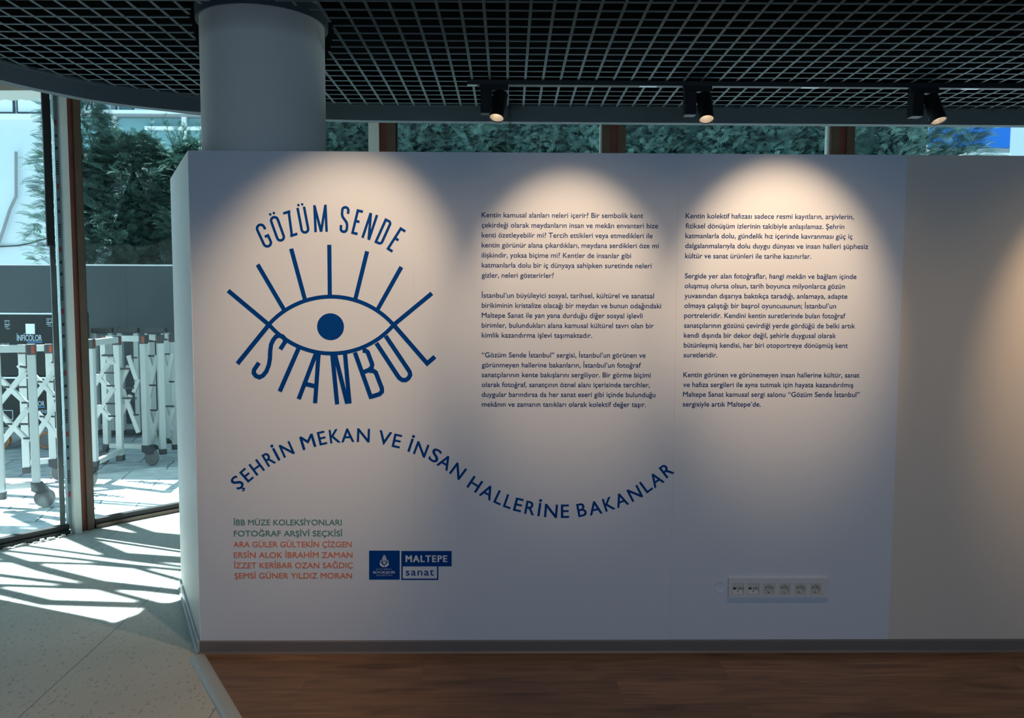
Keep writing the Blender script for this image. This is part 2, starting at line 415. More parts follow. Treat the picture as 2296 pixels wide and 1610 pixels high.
M = dict(
    vinyl=wall_mat('white_vinyl_wallcovering', (0.77, 0.79, 0.84)),
    paint=wall_mat('warm_white_paint', (0.80, 0.70, 0.60)),
    endpaint=wall_mat('white_emulsion', (0.90, 0.92, 0.89)),
    column=mat('column_paint', (0.80, 0.77, 0.72), 0.6, spec=0.2, bump=(30, 0.06, 3)),
    navy=mat('navy_vinyl', (0.001, 0.055, 0.27), 0.6, spec=0.05),
    text=mat('navy_text_vinyl', (0.015, 0.04, 0.18), 0.6, spec=0.05),
    green=mat('dark_green_vinyl', (0.10, 0.27, 0.22), 0.5),
    orange=mat('burnt_orange_vinyl', (0.90, 0.20, 0.065), 0.5),
    logo_white=mat('pale_print', (0.75, 0.78, 0.82), 0.5),
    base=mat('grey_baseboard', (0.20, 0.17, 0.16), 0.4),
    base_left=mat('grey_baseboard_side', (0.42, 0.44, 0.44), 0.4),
    terrazzo=terrazzo_mat(), wood=wood_mat(), paving=paving_mat(),
    strip=mat('pale_transition_strip', (0.42, 0.45, 0.46), 0.35, bump=(20, 0.1, 3)),
    grid=mat('grey_ceiling_grid', (0.085, 0.112, 0.127), 0.5, spec=0.2),
    plenum=mat('black_plenum', (0.004, 0.004, 0.004), 0.9, spec=0.0),
    slab=mat('roof_slab', (0.15, 0.16, 0.17), 0.8),
    fascia=mat('grey_fascia', (0.095, 0.120, 0.132), 0.6, spec=0.2),
    roomwall=mat('hall_wall', (0.45, 0.45, 0.46), 0.8),
    black=mat('black_metal', (0.008, 0.008, 0.009), 0.45, spec=0.3),
    blackedge=mat('black_track', (0.012, 0.013, 0.014), 0.4),
    silver=mat('bare_aluminium', (0.5, 0.52, 0.54), 0.35, 0.8),
    reflector=mat('lamp_reflector', (0.75, 0.68, 0.60), 0.35, 0.3),
    lamp=emit('lit_lamp', (1.0, 0.80, 0.58), 10.0),
    brown=mat('brown_mullion', (0.085, 0.052, 0.032), 0.45, var=(9, 0.15)),
    red=mat('red_brown_mullion', (0.16, 0.04, 0.024), 0.45, var=(9, 0.15)),
    white_alu=mat('white_aluminium', (0.62, 0.66, 0.62), 0.45, spec=0.4),
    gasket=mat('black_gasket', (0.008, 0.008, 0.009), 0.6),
    glass=glass_mat('window_glass', (0.90, 0.975, 0.985)),
    glass_edge=mat('green_glass_edge', (0.05, 0.16, 0.16), 0.15),
    tape=mat('protective_tape', (0.20, 0.28, 0.29), 0.5, bump=(60, 0.4, 2)),
    pane_reflection=mat('grey_reflection', (0.085, 0.11, 0.11), 0.4, var=(5, 0.5)),  # tone of the paler reflected band by the pane edge
    tape_ink=mat('tape_print', (0.02, 0.03, 0.035), 0.5),
    tape_red=mat('tape_red_print', (0.35, 0.04, 0.05), 0.5),
    plaster=mat('dusty_mortar', (0.42, 0.42, 0.40), 0.9, bump=(40, 0.8, 5)),
    fence=mat('dark_blue_grey_hoarding', (0.034, 0.044, 0.053), 0.5, var=(1.2, 0.18)),
    fence_top=mat('white_fence_cap', (0.8, 0.8, 0.8), 0.5),
    gate=mat('white_gate_aluminium', (0.52, 0.53, 0.50), 0.4, 0.0),
    gate_dark=mat('dark_gate_plastic', (0.045, 0.045, 0.047), 0.5),
    gate_red=mat('orange_reflector', (0.42, 0.06, 0.02), 0.4),
    wheel=mat('grey_rubber', (0.16, 0.15, 0.145), 0.6),
    case=mat('black_case', (0.008, 0.010, 0.012), 0.55, spec=0.2),
    case_trim=mat('case_silver_edge', (0.75, 0.78, 0.8), 0.3, 0.3),
    case_print=mat('case_print', (0.45, 0.55, 0.62), 0.5),
    case_blue=mat('case_blue_line', (0.05, 0.25, 0.6), 0.5),
    paper=mat('white_paper', (0.75, 0.78, 0.82), 0.7),
    wheel_orange=mat('orange_wheel_ring', (0.55, 0.16, 0.04), 0.5),
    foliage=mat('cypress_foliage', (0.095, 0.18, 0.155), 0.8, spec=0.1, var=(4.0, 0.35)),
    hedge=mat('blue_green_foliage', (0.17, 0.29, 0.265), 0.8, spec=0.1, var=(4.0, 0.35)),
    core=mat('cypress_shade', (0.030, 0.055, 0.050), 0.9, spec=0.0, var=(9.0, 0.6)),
    bark=mat('bark', (0.10, 0.075, 0.06), 0.9, bump=(20, 0.6, 4)),
    bwall=mat('pale_render', (0.68, 0.74, 0.77), 0.85, var=(0.6, 0.05)),
    bledge=mat('white_ledge', (0.9, 0.9, 0.9), 0.8),
    bdark=mat('dark_window_frame', (0.05, 0.055, 0.08), 0.5),
    bglass=mat('building_pane', (0.12, 0.20, 0.22), 0.15, spec=0.6),
    bteal=mat('teal_balcony_glass', (0.20, 0.36, 0.38), 0.3),
    bcurtain=mat('curtain', (0.30, 0.32, 0.33), 0.8),
    awning=mat('cream_awning', (0.55, 0.50, 0.43), 0.8),
    cable=mat('black_cable', (0.01, 0.01, 0.012), 0.6),
    pipe=mat('grey_pipe', (0.28, 0.27, 0.27), 0.6),
    blue=mat('bright_blue_board', (0.0, 0.15, 0.62), 0.5),
    socket=mat('warm_white_plastic', (0.72, 0.66, 0.58), 0.35),
    socket_frame=mat('white_plastic_frame', (0.78, 0.75, 0.74), 0.4),
    hole=mat('dark_hole', (0.02, 0.02, 0.02), 0.7),
    brass=mat('contact_metal', (0.35, 0.25, 0.15), 0.35, 0.8),
)

# ------------------------------------------------------------------ the room shell
def smooth_path(P, sub=6):
    out = []
    for i in range(len(P) - 1):
        p0, p1, p2, p3 = (Vector(P[max(i - 1, 0)]), Vector(P[i]), Vector(P[i + 1]), Vector(P[min(i + 2, len(P) - 1)]))
        n = sub if (p2 - p1).length < 1.5 else 1
        for k in range(n):
            t = k / n
            q = 0.5 * ((2 * p1) + (p2 - p0) * t + (2 * p0 - 5 * p1 + 4 * p2 - p3) * t * t + (3 * p1 - p0 - 3 * p2 + p3) * t ** 3)
            out.append((q.x, q.y))
    return out + [tuple(P[-1])]
WPATH = [(-3.57, 4.43), (-3.53, 4.50), (-3.36, 4.74), (-3.18, 4.965), (-3.03, 5.155), (-2.87, 5.35), (-2.66, 5.60), (-2.417, 5.855), (-2.22, 5.97), (-1.95, 6.05), (-1.50, 6.09), (-1.0, 6.10), (5.2, 6.10)]
FPATH = [(-2.95, 2.2), (-2.80, 2.9), (-2.62, 3.5), (-2.43, 3.943), (-2.32, 4.130), (-2.19, 4.300), (-2.02, 4.430), (-1.81, 4.535), (-1.68, 4.582), (-1.40, 4.665), (-1.05, 4.728), (-0.60, 4.752), (0.0, 4.756), (0.6, 4.757), (5.2, 4.76)]
FPATH = smooth_path(FPATH)
ROOM = [(-4.3, -4.0), (-4.3, 3.3)] + WPATH + [(5.2, -4.0)]
tag(MB().prism(ROOM, -0.12, 0.0).build('floor', M['terrazzo']), kind='structure')
# wooden part of the floor, in front of the partition
E0, E1 = Vector((-1.332, 3.430)), Vector((-0.991, 2.893))
ed = (E1 - E0).normalized()
Ew = E0 + ed * 7.6
tag(MB().prism([(E0.x, YP + 0.02), (E0.x, E0.y), (Ew.x, Ew.y), (5.19, Ew.y), (5.19, YP + 0.02)], 0.0005, 0.004).build('wood_floor', M['wood']), kind='structure')
en = Vector((-ed.y, ed.x))
prof = [(-0.034, 0.0), (-0.030, 0.006), (-0.016, 0.011), (0.0, 0.0125), (0.016, 0.011), (0.030, 0.007), (0.034, 0.003)]
sb = MB()
vs = []
for p in (E0 + ed * 0.01, E0 + ed * 0.28, Ew):
    for o_, z_ in prof:
        q = p + en * (o_ - 0.022)
        vs.append((q.x, q.y, z_))
n_ = len(prof)
fs = [(i * n_ + k, i * n_ + k + 1, (i + 1) * n_ + k + 1, (i + 1) * n_ + k) for i in range(2) for k in range(n_ - 1)]
sb.add(vs, fs + [tuple(range(n_))])
tag(sb.build('trim_1', M['strip'], smooth=True), kind='structure')

tag(MB().prism([(-14, 3.5), (-14, 24), (16, 24), (16, 6.15)] + [(x, y + 0.02) for x, y in WPATH[::-1]] + [(-4.3, 3.5)], -0.14, -0.02).build('ground', M['paving']), kind='structure')
# walls out of frame that close the hall
tag(MB().strip([(-4.3, -4.0), (-4.3, 3.3), (-3.57, 4.43)], 0.0, 0.18, 0, 2.95).build('wall_left', M['roomwall']), kind='structure')
tag(MB().box(5.2, 5.4, -4.0, 6.3, 0, 3.0).build('wall_right', M['roomwall']), kind='structure')
tag(MB().box(-4.3, 5.4, -4.2, -4.0, 0, 2.95).build('wall_back', M['roomwall']), kind='structure')
RO = [(-4.5, -4.2), (-4.5, 3.3)]
for i, p in enumerate(WPATH):
    a = Vector(WPATH[max(i - 1, 0)]); b = Vector(WPATH[min(i + 1, len(WPATH) - 1)])
    t = (b - a).normalized(); q = Vector(p) + Vector((-t.y, t.x)) * 0.16
    RO.append((q.x, q.y))
RO.append((5.4, -4.2))
tag(MB().prism(RO, 3.00, 3.30).build('roof', M['slab']), kind='structure')

# ceiling: black void with an open grid below it
def fy(x):
    xs = [p[0] for p in FPATH]; ys = [p[1] for p in FPATH]
    return float(np.interp(x, xs, ys))
def fx(y):
    ys = [p[1] for p in FPATH]; xs = [p[0] for p in FPATH]
    return float(np.interp(y, ys, xs))
tag(MB().box(-3.6, 5.2, -3.98, 4.75, 2.925, 2.945).build('ceiling', M['plenum']), kind='structure')
PH = -0.009
S_ = 0.0798 * 1.15
GX0, GY0 = 0.0731 * 1.15, 2.7203 * 1.15
CX, CY, CR = -1.103, 3.755, 0.277
gb = MB()
def grid_seg(p, q, w=0.0125, z=HC, h=0.003):
    gb.bar((p[0], p[1], z + h / 2), (q[0], q[1], z + h / 2), w, h)
cph, sph = math.cos(PH), math.sin(PH)
def g2w(gx, gy): return (gx * cph - gy * sph, gx * sph + gy * cph)
HA, HB, HR = Vector((CX * 0.905, CY * 0.905)), Vector((CX, CY)), CR + 0.012
def clear_spans(p, q):
    """pieces of the bar p-q that stay outside the opening round the column"""
    p, q = Vector(p), Vector(q)
    n = max(2, int((q - p).length / 0.004))
    ab = HB - HA
    out, start = [], None
    for i in range(n + 1):
        x = p + (q - p) * (i / n)
        t = max(0.0, min(1.0, (x - HA).dot(ab) / ab.dot(ab)))
        free = (x - HA - ab * t).length > HR
        if free and start is None: start = x
        if (not free or i == n) and start is not None:
            if (x - start).length > 0.02: out.append((start, x))
            start = None
    return out
for c in range(-34, 56):
    gx = GX0 + c * S_
    x_, _ = g2w(gx, 3.5)
    if x_ < -2.93 or x_ > 5.15: continue
    hi = fy(x_) - 0.012 - gx * sph
    for a, b in clear_spans(g2w(gx, 0.2), g2w(gx, hi)):
        grid_seg(a, b)
for r in range(-32, 18):
    gy = GY0 + r * S_
    y_ = g2w(-1.8, gy)[1]
    if y_ > 4.75: continue
    lo = fx(y_) + 0.012
    for a, b in clear_spans(g2w(lo, gy), g2w(5.15, gy)):
        grid_seg(a, b, z=HC + 0.0005, h=0.0035)
tag(gb.build('ceiling_grid', M['grid']), kind='structure')

# curved fascia under the edge of the grid
tag(MB().strip(FPATH, 0.0, 0.06, 2.640, 2.745).build('trim_2', M['fascia']), kind='structure')
tag(MB().strip(FPATH, -0.010, 0.0, 2.722, 2.734).build('trim_3', M['fascia']), kind='structure')
tag(MB().strip(FPATH, 0.06, 0.08, 2.66, 2.95).build('trim_4', M['plenum']), kind='structure')

# column through the partition up into the void
col = empty('column', (CX, CY, 0), kind='structure')
MB().lathe([(0.0, 0.0), (CR, 0.0), (CR, 2.92), (0.0, 2.92)], 96).build('shaft', M['column'], col, smooth=True)
MB().lathe([(CR + 0.001, 2.842), (CR + 0.016, 2.838), (CR + 0.018, 2.90), (CR + 0.001, 2.90)], 64, closed=True).build('collar', M['fascia'], col, smooth=True)
for o in col.children: pass

# partition with a canted end
XL, XB, YB = -1.3405, -1.748, 4.245
SEAM = 1.7565
part = empty('wall_center', (0, 0, 0), kind='structure')
body = MB().prism([(XL, YP + 0.0012), (XB, YB), (5.15, YB), (5.15, YP + 0.0012)], 0.0, WT).build('wall_body', M['paint'], part)
sx0 = XL
for sx1 in (W(929, 800)[0], W(1514, 800)[0], SEAM):
    MB().box(sx0, sx1 - (0.0005 if sx1 < SEAM else 0.0), YP, YP + 0.0012, 0.050, WT).build('vinyl_sheet', M['vinyl'], part)
    sx0 = sx1
endn = Vector((-(YB - YP), XB - XL)).normalized()
if endn.x > 0: endn = -endn
MB().prism([(XL, YP), (XB, YB), (XB + endn.x * 0.002, YB + endn.y * 0.002), (XL + endn.x * 0.002, YP + endn.y * 0.002)], 0.05, WT).build('end_face', M['endpaint'], part)

# baseboards
bprof = [(0.0, 0.058), (-0.009, 0.058), (-0.012, 0.054), (-0.012, 0.012), (-0.020, 0.004), (-0.020, 0.0), (0.0, 0.0)]
def sweep(name, a, b, nrm, m):
    vs = []
    for p in (a, b):
        for o_, z_ in bprof:
            vs.append((p[0] - nrm[0] * o_, p[1] - nrm[1] * o_, z_ + 0.001))
    k = len(bprof)
    fs = [(i, (i + 1) % k, (i + 1) % k + k, i + k) for i in range(k)] + [tuple(range(k)), tuple(range(2 * k - 1, k - 1, -1))]
    return tag(MB().add(vs, fs).build(name, m), kind='structure')
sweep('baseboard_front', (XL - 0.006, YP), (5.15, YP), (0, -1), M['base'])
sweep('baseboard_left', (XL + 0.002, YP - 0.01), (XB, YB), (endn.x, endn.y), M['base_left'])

# ------------------------------------------------------------------ glazing
HEAD = 2.99
def path_pts(t0, t1, n=12):
    """points on the window line between two distances along it"""
    P = [Vector(p) for p in WPATH]
    L = [0.0]
    for i in range(len(P) - 1): L.append(L[-1] + (P[i + 1] - P[i]).length)
    out = []
    for k in range(n + 1):
        t = t0 + (t1 - t0) * k / n
        x = np.interp(t, L, [p.x for p in P]); y = np.interp(t, L, [p.y for p in P])
        out.append((float(x), float(y)))
    return out
def path_t(x):
    P = [Vector(p) for p in WPATH]
    L = [0.0]
    for i in range(len(P) - 1): L.append(L[-1] + (P[i + 1] - P[i]).length)
    return float(np.interp(x, [p.x for p in P], L))
def mull(parent, t, spec):
    """spec: list of (width, front offset, back offset, material key, part name) laid left to right along the window line"""
    a = t
    for w, f0, f1, mk, nm in spec:
        MB().strip(path_pts(a, a + w, 2), f0, f1, 0.0, HEAD).build(nm, M[mk], parent)
        a += w
    return a
def bay(n, t0, t1, rail='brown'):
    w = empty('window_%d' % n, (0, 0, 0), kind='structure')
    MB().strip(path_pts(t0, t1, 14), 0.010, 0.022, 0.05, HEAD - 0.03).build('pane', M['glass'], w, smooth=True)
    MB().strip(path_pts(t0, t1, 14), -0.03, 0.05, 0.0, 0.028).build('bottom_rail', M[rail], w)
    MB().strip(path_pts(t0, t1, 14), -0.012, 0.040, 0.028, 0.062).build('gasket', M['gasket'], w)
    MB().strip(path_pts(t0, t1, 14), -0.03, 0.05, HEAD - 0.04, HEAD + 0.008).build('head_rail', M['brown'], w)
    return w
TM = path_t(-2.912)
w1 = bay(1, 0.0, TM - 0.022, 'gasket')
# dusty mortar along the unfinished left track
rnd = random.Random(4)
mb = MB()
pp = path_pts(0.2, TM - 0.02, 40)
for i in range(len(pp) - 1):
    if rnd.random() < 0.75:
        a = Vector(pp[i]); b = Vector(pp[i + 1]); w = rnd.uniform(0.006, 0.022); h = rnd.uniform(0.004, 0.02)
        mb.bar((a.x + 0.045, a.y - 0.045, h / 2), (b.x + 0.045, b.y - 0.045, h / 2), w, h)
mb.build('mortar_crumbs', M['plaster'], w1)
MB().strip(path_pts(TM - 0.022, TM, 2), -0.006, 0.034, 0.03, HEAD).build('glass_edge', M['tape'], w1)
MB().strip(path_pts(TM - 0.088, TM - 0.040, 3), -0.004, 0.009, 1.93, HEAD - 0.03).build('dark_reflection', M['gasket'], w1)  # black strip in place of a dark reflection on the glass
MB().strip(path_pts(TM - 0.072, TM - 0.040, 3), -0.002, 0.008, 0.06, 1.93).build('pale_reflection', M['pane_reflection'], w1)  # paler lower end of that reflection, put into the colour
# printed marks on the protective tape of the pane edge
ti, tr = MB(), MB()
zz = 0.25
k = 0
pa, pb = [Vector(p) for p in path_pts(TM - 0.018, TM - 0.004, 1)]
tn = (pb - pa).normalized(); nn = Vector((tn.y, -tn.x))
while zz < 2.75:
    a = pa + nn * 0.0075; b = pb + nn * 0.0075
    tgt = tr if k % 4 == 0 else ti
    h = 0.035 if k % 4 == 0 else (0.10 if k % 4 == 1 else 0.018)
    if k % 4 == 1:
        for j in range(6): ti.box(-0.0, 1, 0, 0, 0, 0) if False else ti.bar((a.x, a.y, zz + j * 0.016), (b.x, b.y, zz + j * 0.016 + 0.004), 0.001, 0.008)
    else:
        tgt.bar((a.x, a.y, zz + h / 2), (b.x, b.y, zz + h / 2), 0.001, h)
    zz += h + 0.06; k += 1
ti.build('tape_print', M['tape_ink'], w1)
tr.build('tape_logo', M['tape_red'], w1)
t_ = mull(w1, TM, [(0.042, -0.055, 0.03, 'white_alu', 'stile')])
w2t0 = mull(w1, t_, [(0.046, -0.020, 0.05, 'red', 'mullion'), (0.044, -0.035, 0.05, 'brown', 'mullion'), (0.014, -0.008, 0.03, 'gasket', 'gasket')])
bx = [at_y(px, 300, 6.07).x for px in (850, 1350, 1864)]
ws = []
t_prev = w2t0
for i, (x_, px0, white) in enumerate(zip(bx, (850, 1350, 1864), (0.078, 0.010, 0.012))):
    tb = path_t(x_)
    wv = bay(2 + i, t_prev, tb - white)
    if i == 0:
        a = mull(wv, tb - white, [(white, -0.05, 0.02, 'white_alu', 'stile')])
        t_prev = mull(wv, a, [(0.055, -0.02, 0.05, 'red', 'mullion'), (0.066, -0.035, 0.05, 'brown', 'mullion'), (0.012, -0.008, 0.03, 'gasket', 'gasket')])
    else:
        a = mull(wv, tb - white, [(white, 0.0, 0.06, 'white_alu', 'stile')])
        t_prev = mull(wv, a, [(0.060, -0.035, 0.05, 'brown', 'mullion'), (0.060, -0.015, 0.05, 'red', 'mullion'), (0.060, -0.035, 0.05, 'brown', 'mullion')])
bay(5, t_prev, path_t(5.19))

# ------------------------------------------------------------------ track with spotlights
TY = 4.19
trk = empty('light_track', (0, TY, HC), 'long black lighting track under the ceiling grid', 'light track')
xa = at_y(1047, 184, TY).x
MB().box(xa, 5.1, 0, 0.035, -0.024, 0.0).build('rail', M['blackedge'], trk)
MB().box(xa + 0.001, xa + 0.052, 0.004, 0.031, -0.0255, -0.024).build('end_connector', M['silver'], trk)
for px in (1435, 1800, 2160):
    x_ = at_y(px, 190, TY).x
    MB().box(x_, x_ + 0.09, 0.004, 0.031, -0.0252, -0.024).build('joint_plate', M['silver'], trk)
def spotlight(x, direc, label, glow, first):
    t = empty('track_spotlight', (x, TY + 0.017, HC - 0.024), label, 'spotlight', 'spotlights on the ceiling track')
    MB().box(-0.10, 0.05, -0.017, 0.017, -0.028, 0.0).build('track_adapter', M['black'], t, bevel=0.002)
    MB().box(-0.094, -0.034, -0.030, 0.030, -0.150, -0.026).build('driver_box', M['black'], t, bevel=0.004)
    d = Vector(direc).normalized()
    top = Vector((0.0, 0, -0.055))
    MB().box(-0.036, 0.004, -0.008, 0.008, -0.085, -0.055).build('bracket', M['black'], t, bevel=0.002)
    q = d.to_track_quat('Z', 'Y').to_matrix().to_4x4()
    Mx = Matrix.Translation(top + Vector((0.012, 0, 0.012))) @ q
    R = 0.039
    MB().lathe([(0.0, 0.0), (R - 0.004, 0.0), (R, 0.004), (R, 0.118), (R + 0.001, 0.119), (R + 0.001, 0.122), (R, 0.123), (R, 0.150), (R - 0.003, 0.150), (R - 0.004, 0.146), (R - 0.004, 0.135)], 40, Mx).build('lamp_body', M['black'], t, smooth=True)
    rf = MB().lathe([(R - 0.004, 0.146), (R - 0.009, 0.125), (0.018, 0.098)], 40, Mx).build('reflector', M['reflector'], t, smooth=True)
    MB().lathe([(0.018, 0.098), (0.0, 0.098)], 40, Mx).build('bulb', M['lamp'], t)
    spot('spotlight_beam', Vector(t.location) + Mx @ Vector((0, 0, 0.152)), Vector(t.location) + Mx @ Vector((0, 0, 1.0)), glow, 60, 0.6)
    return t
spotlight(at_y(1118, 200, TY).x, (-0.16, -0.40, -1), 'left track spotlight, lamp barrel swung to the left, above the partition', 3.0, True)
spotlight(at_y(1576, 200, TY).x, (0.0, -0.42, -1), 'middle track spotlight, its bright bulb facing the room', 3.0, False)
spotlight(at_y(2085, 200, TY).x, (0.16, -0.40, -1), 'right track spotlight, lamp barrel swung to the right', 3.0, False)

# ------------------------------------------------------------------ lettering on the wall
YL = YP - 0.0009
def poly_strokes(strokes, w, closed=False):
    """flat ribbons (mitred) in wall coordinates; returns verts, faces"""
    V, F = [], []
    for lay, pts in enumerate(strokes):
        P = [Vector(p[:2]) for p in pts]
        P = [p for i, p in enumerate(P) if i == 0 or (p - P[i - 1]).length > 1e-6]
        cl = (P[0] - P[-1]).length < 1e-5 and len(P) > 2
        if cl: P = P[:-1]
        n = len(P)
        L = []
        for i, p in enumerate(P):
            a = P[i - 1] if (i > 0 or cl) else None
            b = P[(i + 1) % n] if (i < n - 1 or cl) else None
            d1 = (p - a).normalized() if a is not None else None
            d2 = (b - p).normalized() if b is not None else None
            if d1 is None: d1 = d2
            if d2 is None: d2 = d1
            n1 = Vector((-d1.y, d1.x)); n2 = Vector((-d2.y, d2.x))
            mm = (n1 + n2)
            if mm.length < 1e-4: mm = n1.copy()
            mm.normalize()
            sc = min(1.0 / max(0.25, mm.dot(n1)), 3.0)
            L.append((p + mm * (w / 2 * sc), p - mm * (w / 2 * sc)))
        o = len(V)
        for a, b in L: V += [(a.x, a.y, lay), (b.x, b.y, lay)]
        for i in range(n - 1 if not cl else n):
            j = (i + 1) % n
            F.append((o + 2 * i, o + 2 * i + 1, o + 2 * j + 1, o + 2 * j))
    return V, F
def flat(name, V, F, m, parent, y=YL, depth=0.0):
    me = bpy.data.meshes.new(name)
    me.from_pydata([(p[0], y - (0.00012 * p[2] if len(p) > 2 else 0), p[1]) for p in V], [], F)   # overlapping strokes lie one film thickness apart
    me.update()
    bm = bmesh.new(); bm.from_mesh(me)
    for f in bm.faces:
        f.normal_update()
        if f.normal.y > 0: f.normal_flip()
    bm.to_mesh(me); bm.free()
    return link_mesh(name, me, m, parent)
def arc(cx, cy, r, a0, a1, n=14):
    return [(cx + r * math.cos(math.radians(a0 + (a1 - a0) * k / n)), cy + r * math.sin(math.radians(a0 + (a1 - a0) * k / n))) for k in range(n + 1)]

FONT_CACHE = {}
BASE = {'İ': 'I', 'Ş': 'S', 'Ğ': 'G', 'ğ': 'g', 'ş': 's'}     # letters composed from a plain letter and its accent
def accent(ch, cx):
    if ch == 'İ':
        return [[(cx + 0.066 * math.cos(2 * math.pi * k / 14), 0.815 + 0.066 * math.sin(2 * math.pi * k / 14)) for k in range(14)]]
    if ch in 'Ğğ':
        cy = 0.90 if ch == 'Ğ' else 0.705
        A = [math.radians(195 + 150 * k / 8) for k in range(9)]
        o = [(cx + 0.15 * math.cos(a), cy + 0.135 * math.sin(a)) for a in A]
        i = [(cx + 0.095 * math.cos(a), cy + 0.075 * math.sin(a)) for a in A]
        return [[o[k], o[k + 1], i[k + 1], i[k]] for k in range(8)]
    c = [(cx + 0.005, 0.01), (cx - 0.01, -0.055), (cx + 0.045, -0.075), (cx + 0.062, -0.115), (cx + 0.035, -0.155), (cx - 0.02, -0.168), (cx - 0.065, -0.160)]
    out = []
    for k in range(len(c) - 1):
        a, b = Vector(c[k]), Vector(c[k + 1]); d = (b - a).normalized(); n = Vector((-d.y, d.x)) * 0.024
        a = a - d * 0.008; b = b + d * 0.008
        out.append([tuple(a + n), tuple(b + n), tuple(b - n), tuple(a - n)])
    return out
def glyphs(text, bold=0.0, spacing=1.0, res=4):
    """flat outline of a text in font units: array of (x, y), triangles/polygons"""
    key = (text, bold, spacing)
    if key in FONT_CACHE: return FONT_CACHE[key]
    cu = bpy.data.curves.new('lettering', 'FONT')
    base = ''.join(BASE.get(c, c) for c in text)
    cu.body = base; cu.size = 1.0; cu.space_character = spacing; cu.resolution_u = res
    cu.fill_mode = 'FRONT'
    o = bpy.data.objects.new('lettering', cu)
    COL.objects.link(o)
    dg = bpy.context.evaluated_depsgraph_get()
    dg.update()
    me = bpy.data.meshes.new_from_object(o.evaluated_get(dg))
    V = [(v.co.x, v.co.y, 0) for v in me.vertices]
    F = [tuple(p.vertices) for p in me.polygons]
    for i, ch in enumerate(text):
        if ch not in BASE: continue
        gv = glyphs(BASE[ch])[0]
        lo, hi = min(p[0] for p in gv), max(p[0] for p in gv)
        cx = (lo + hi) / 2
        if i > 0:
            cx += max(p[0] for p in glyphs(base[:i + 1])[0]) - hi if base[:i].strip() else 0
        for k, poly in enumerate(accent(ch, cx)):
            n = len(V)
            V = V + [(x, y, 0.25 * (k % 2)) for x, y in poly]; F = F + [tuple(range(n, n + len(poly)))]
    if bold > 0:
        n = len(V); V0, F0 = V, F; V, F = [], []
        for k, (dx, dy) in enumerate(((-bold, -bold * 0.5), (bold, -bold * 0.5), (-bold, bold * 0.5), (bold, bold * 0.5))):
            V = V + [(x + dx, y + dy, k + l) for x, y, l in V0]
            F = F + [tuple(i + k * n for i in f) for f in F0]
    bpy.data.objects.remove(o); bpy.data.curves.remove(cu); bpy.data.meshes.remove(me)
    FONT_CACHE[key] = (V, F)
    return V, F
Hv, _ = glyphs('H')
CAPH = max(p[1] for p in Hv)
def text_line(name, text, left, right, z, cap, m, parent, bold=0.0, spacing=1.0, y=YL):
    V, F = glyphs(text, bold, spacing)
    x0 = min(p[0] for p in V); x1 = max(p[0] for p in V)
    sx = (right - left) / (x1 - x0); sz = cap / CAPH
    return flat(name, [(left + (p[0] - x0) * sx, z + p[1] * sz, p[2]) for p in V], F, m, parent, y)

# eye emblem  (drawn on a 3.2196x enlargement whose corner is at 490,430 of the photograph)
ZK = 3.2196
def E_(p): return W(490 + p[0] / ZK, 430 + p[1] / ZK)
UZ = (W(900, 700)[0] - W(800, 700)[0]) / 100 / ZK      # one enlargement pixel in metres
def cen(o, pts):
    return o
eye = empty('eye_emblem', (0, 0, 0), 'large navy eye drawing with lashes on the left of the white wall', 'wall graphic')
def circ3(a, b, c, n=40):
    ax, ay = a; bx_, by = b; cx_, cy_ = c
    d = 2 * (ax * (by - cy_) + bx_ * (cy_ - ay) + cx_ * (ay - by))
    ux = ((ax * ax + ay * ay) * (by - cy_) + (bx_ * bx_ + by * by) * (cy_ - ay) + (cx_ * cx_ + cy_ * cy_) * (ay - by)) / d
    uy = ((ax * ax + ay * ay) * (cx_ - bx_) + (bx_ * bx_ + by * by) * (ax - cx_) + (cx_ * cx_ + cy_ * cy_) * (bx_ - ax)) / d
    r = math.hypot(ax - ux, ay - uy)
    a0 = math.atan2(ay - uy, ax - ux); am = math.atan2(by - uy, bx_ - ux); a1 = math.atan2(cy_ - uy, cx_ - ux)
    while am < a0: am += 2 * math.pi
    while a1 < a0: a1 += 2 * math.pi
    if not (a0 <= am <= a1): a1 -= 2 * math.pi
    return [(ux + r * math.cos(a0 + (a1 - a0) * k / n), uy + r * math.sin(a0 + (a1 - a0) * k / n)) for k in range(n + 1)]
up_ = circ3((360, 962), (803, 757), (1268, 966))
lo_ = circ3((360, 952), (812, 1167), (1268, 956))
V, F = poly_strokes([[E_(p) for p in up_], [E_(p) for p in lo_]], 28 * UZ)
flat('eye_outline', V, F, M['navy'], eye)
c_ = E_((809, 974)); r_ = 97 * UZ
V = [(c_[0] + r_ * math.cos(2 * math.pi * k / 64), c_[1] + r_ * math.sin(2 * math.pi * k / 64)) for k in range(64)]
flat('pupil', V, [tuple(range(64))], M['navy'], eye)
for a, b in (((70, 713), (362, 957)), ((283, 525), (472, 848)), ((525, 411), (623, 772)), ((800, 383), (804, 757)), ((1073, 430), (988, 775)), ((1320, 543), (1148, 850)), ((1540, 733), (1262, 962))):
    V, F = poly_strokes([[E_(a), E_(b)]], 30 * UZ)
    flat('lash', V, F, M['navy'], eye, YL - 0.0004)
word = empty('istanbul_lettering', (0, 0, 0), 'navy letters spelling ISTANBUL hanging as lower lashes under the eye', 'wall lettering')
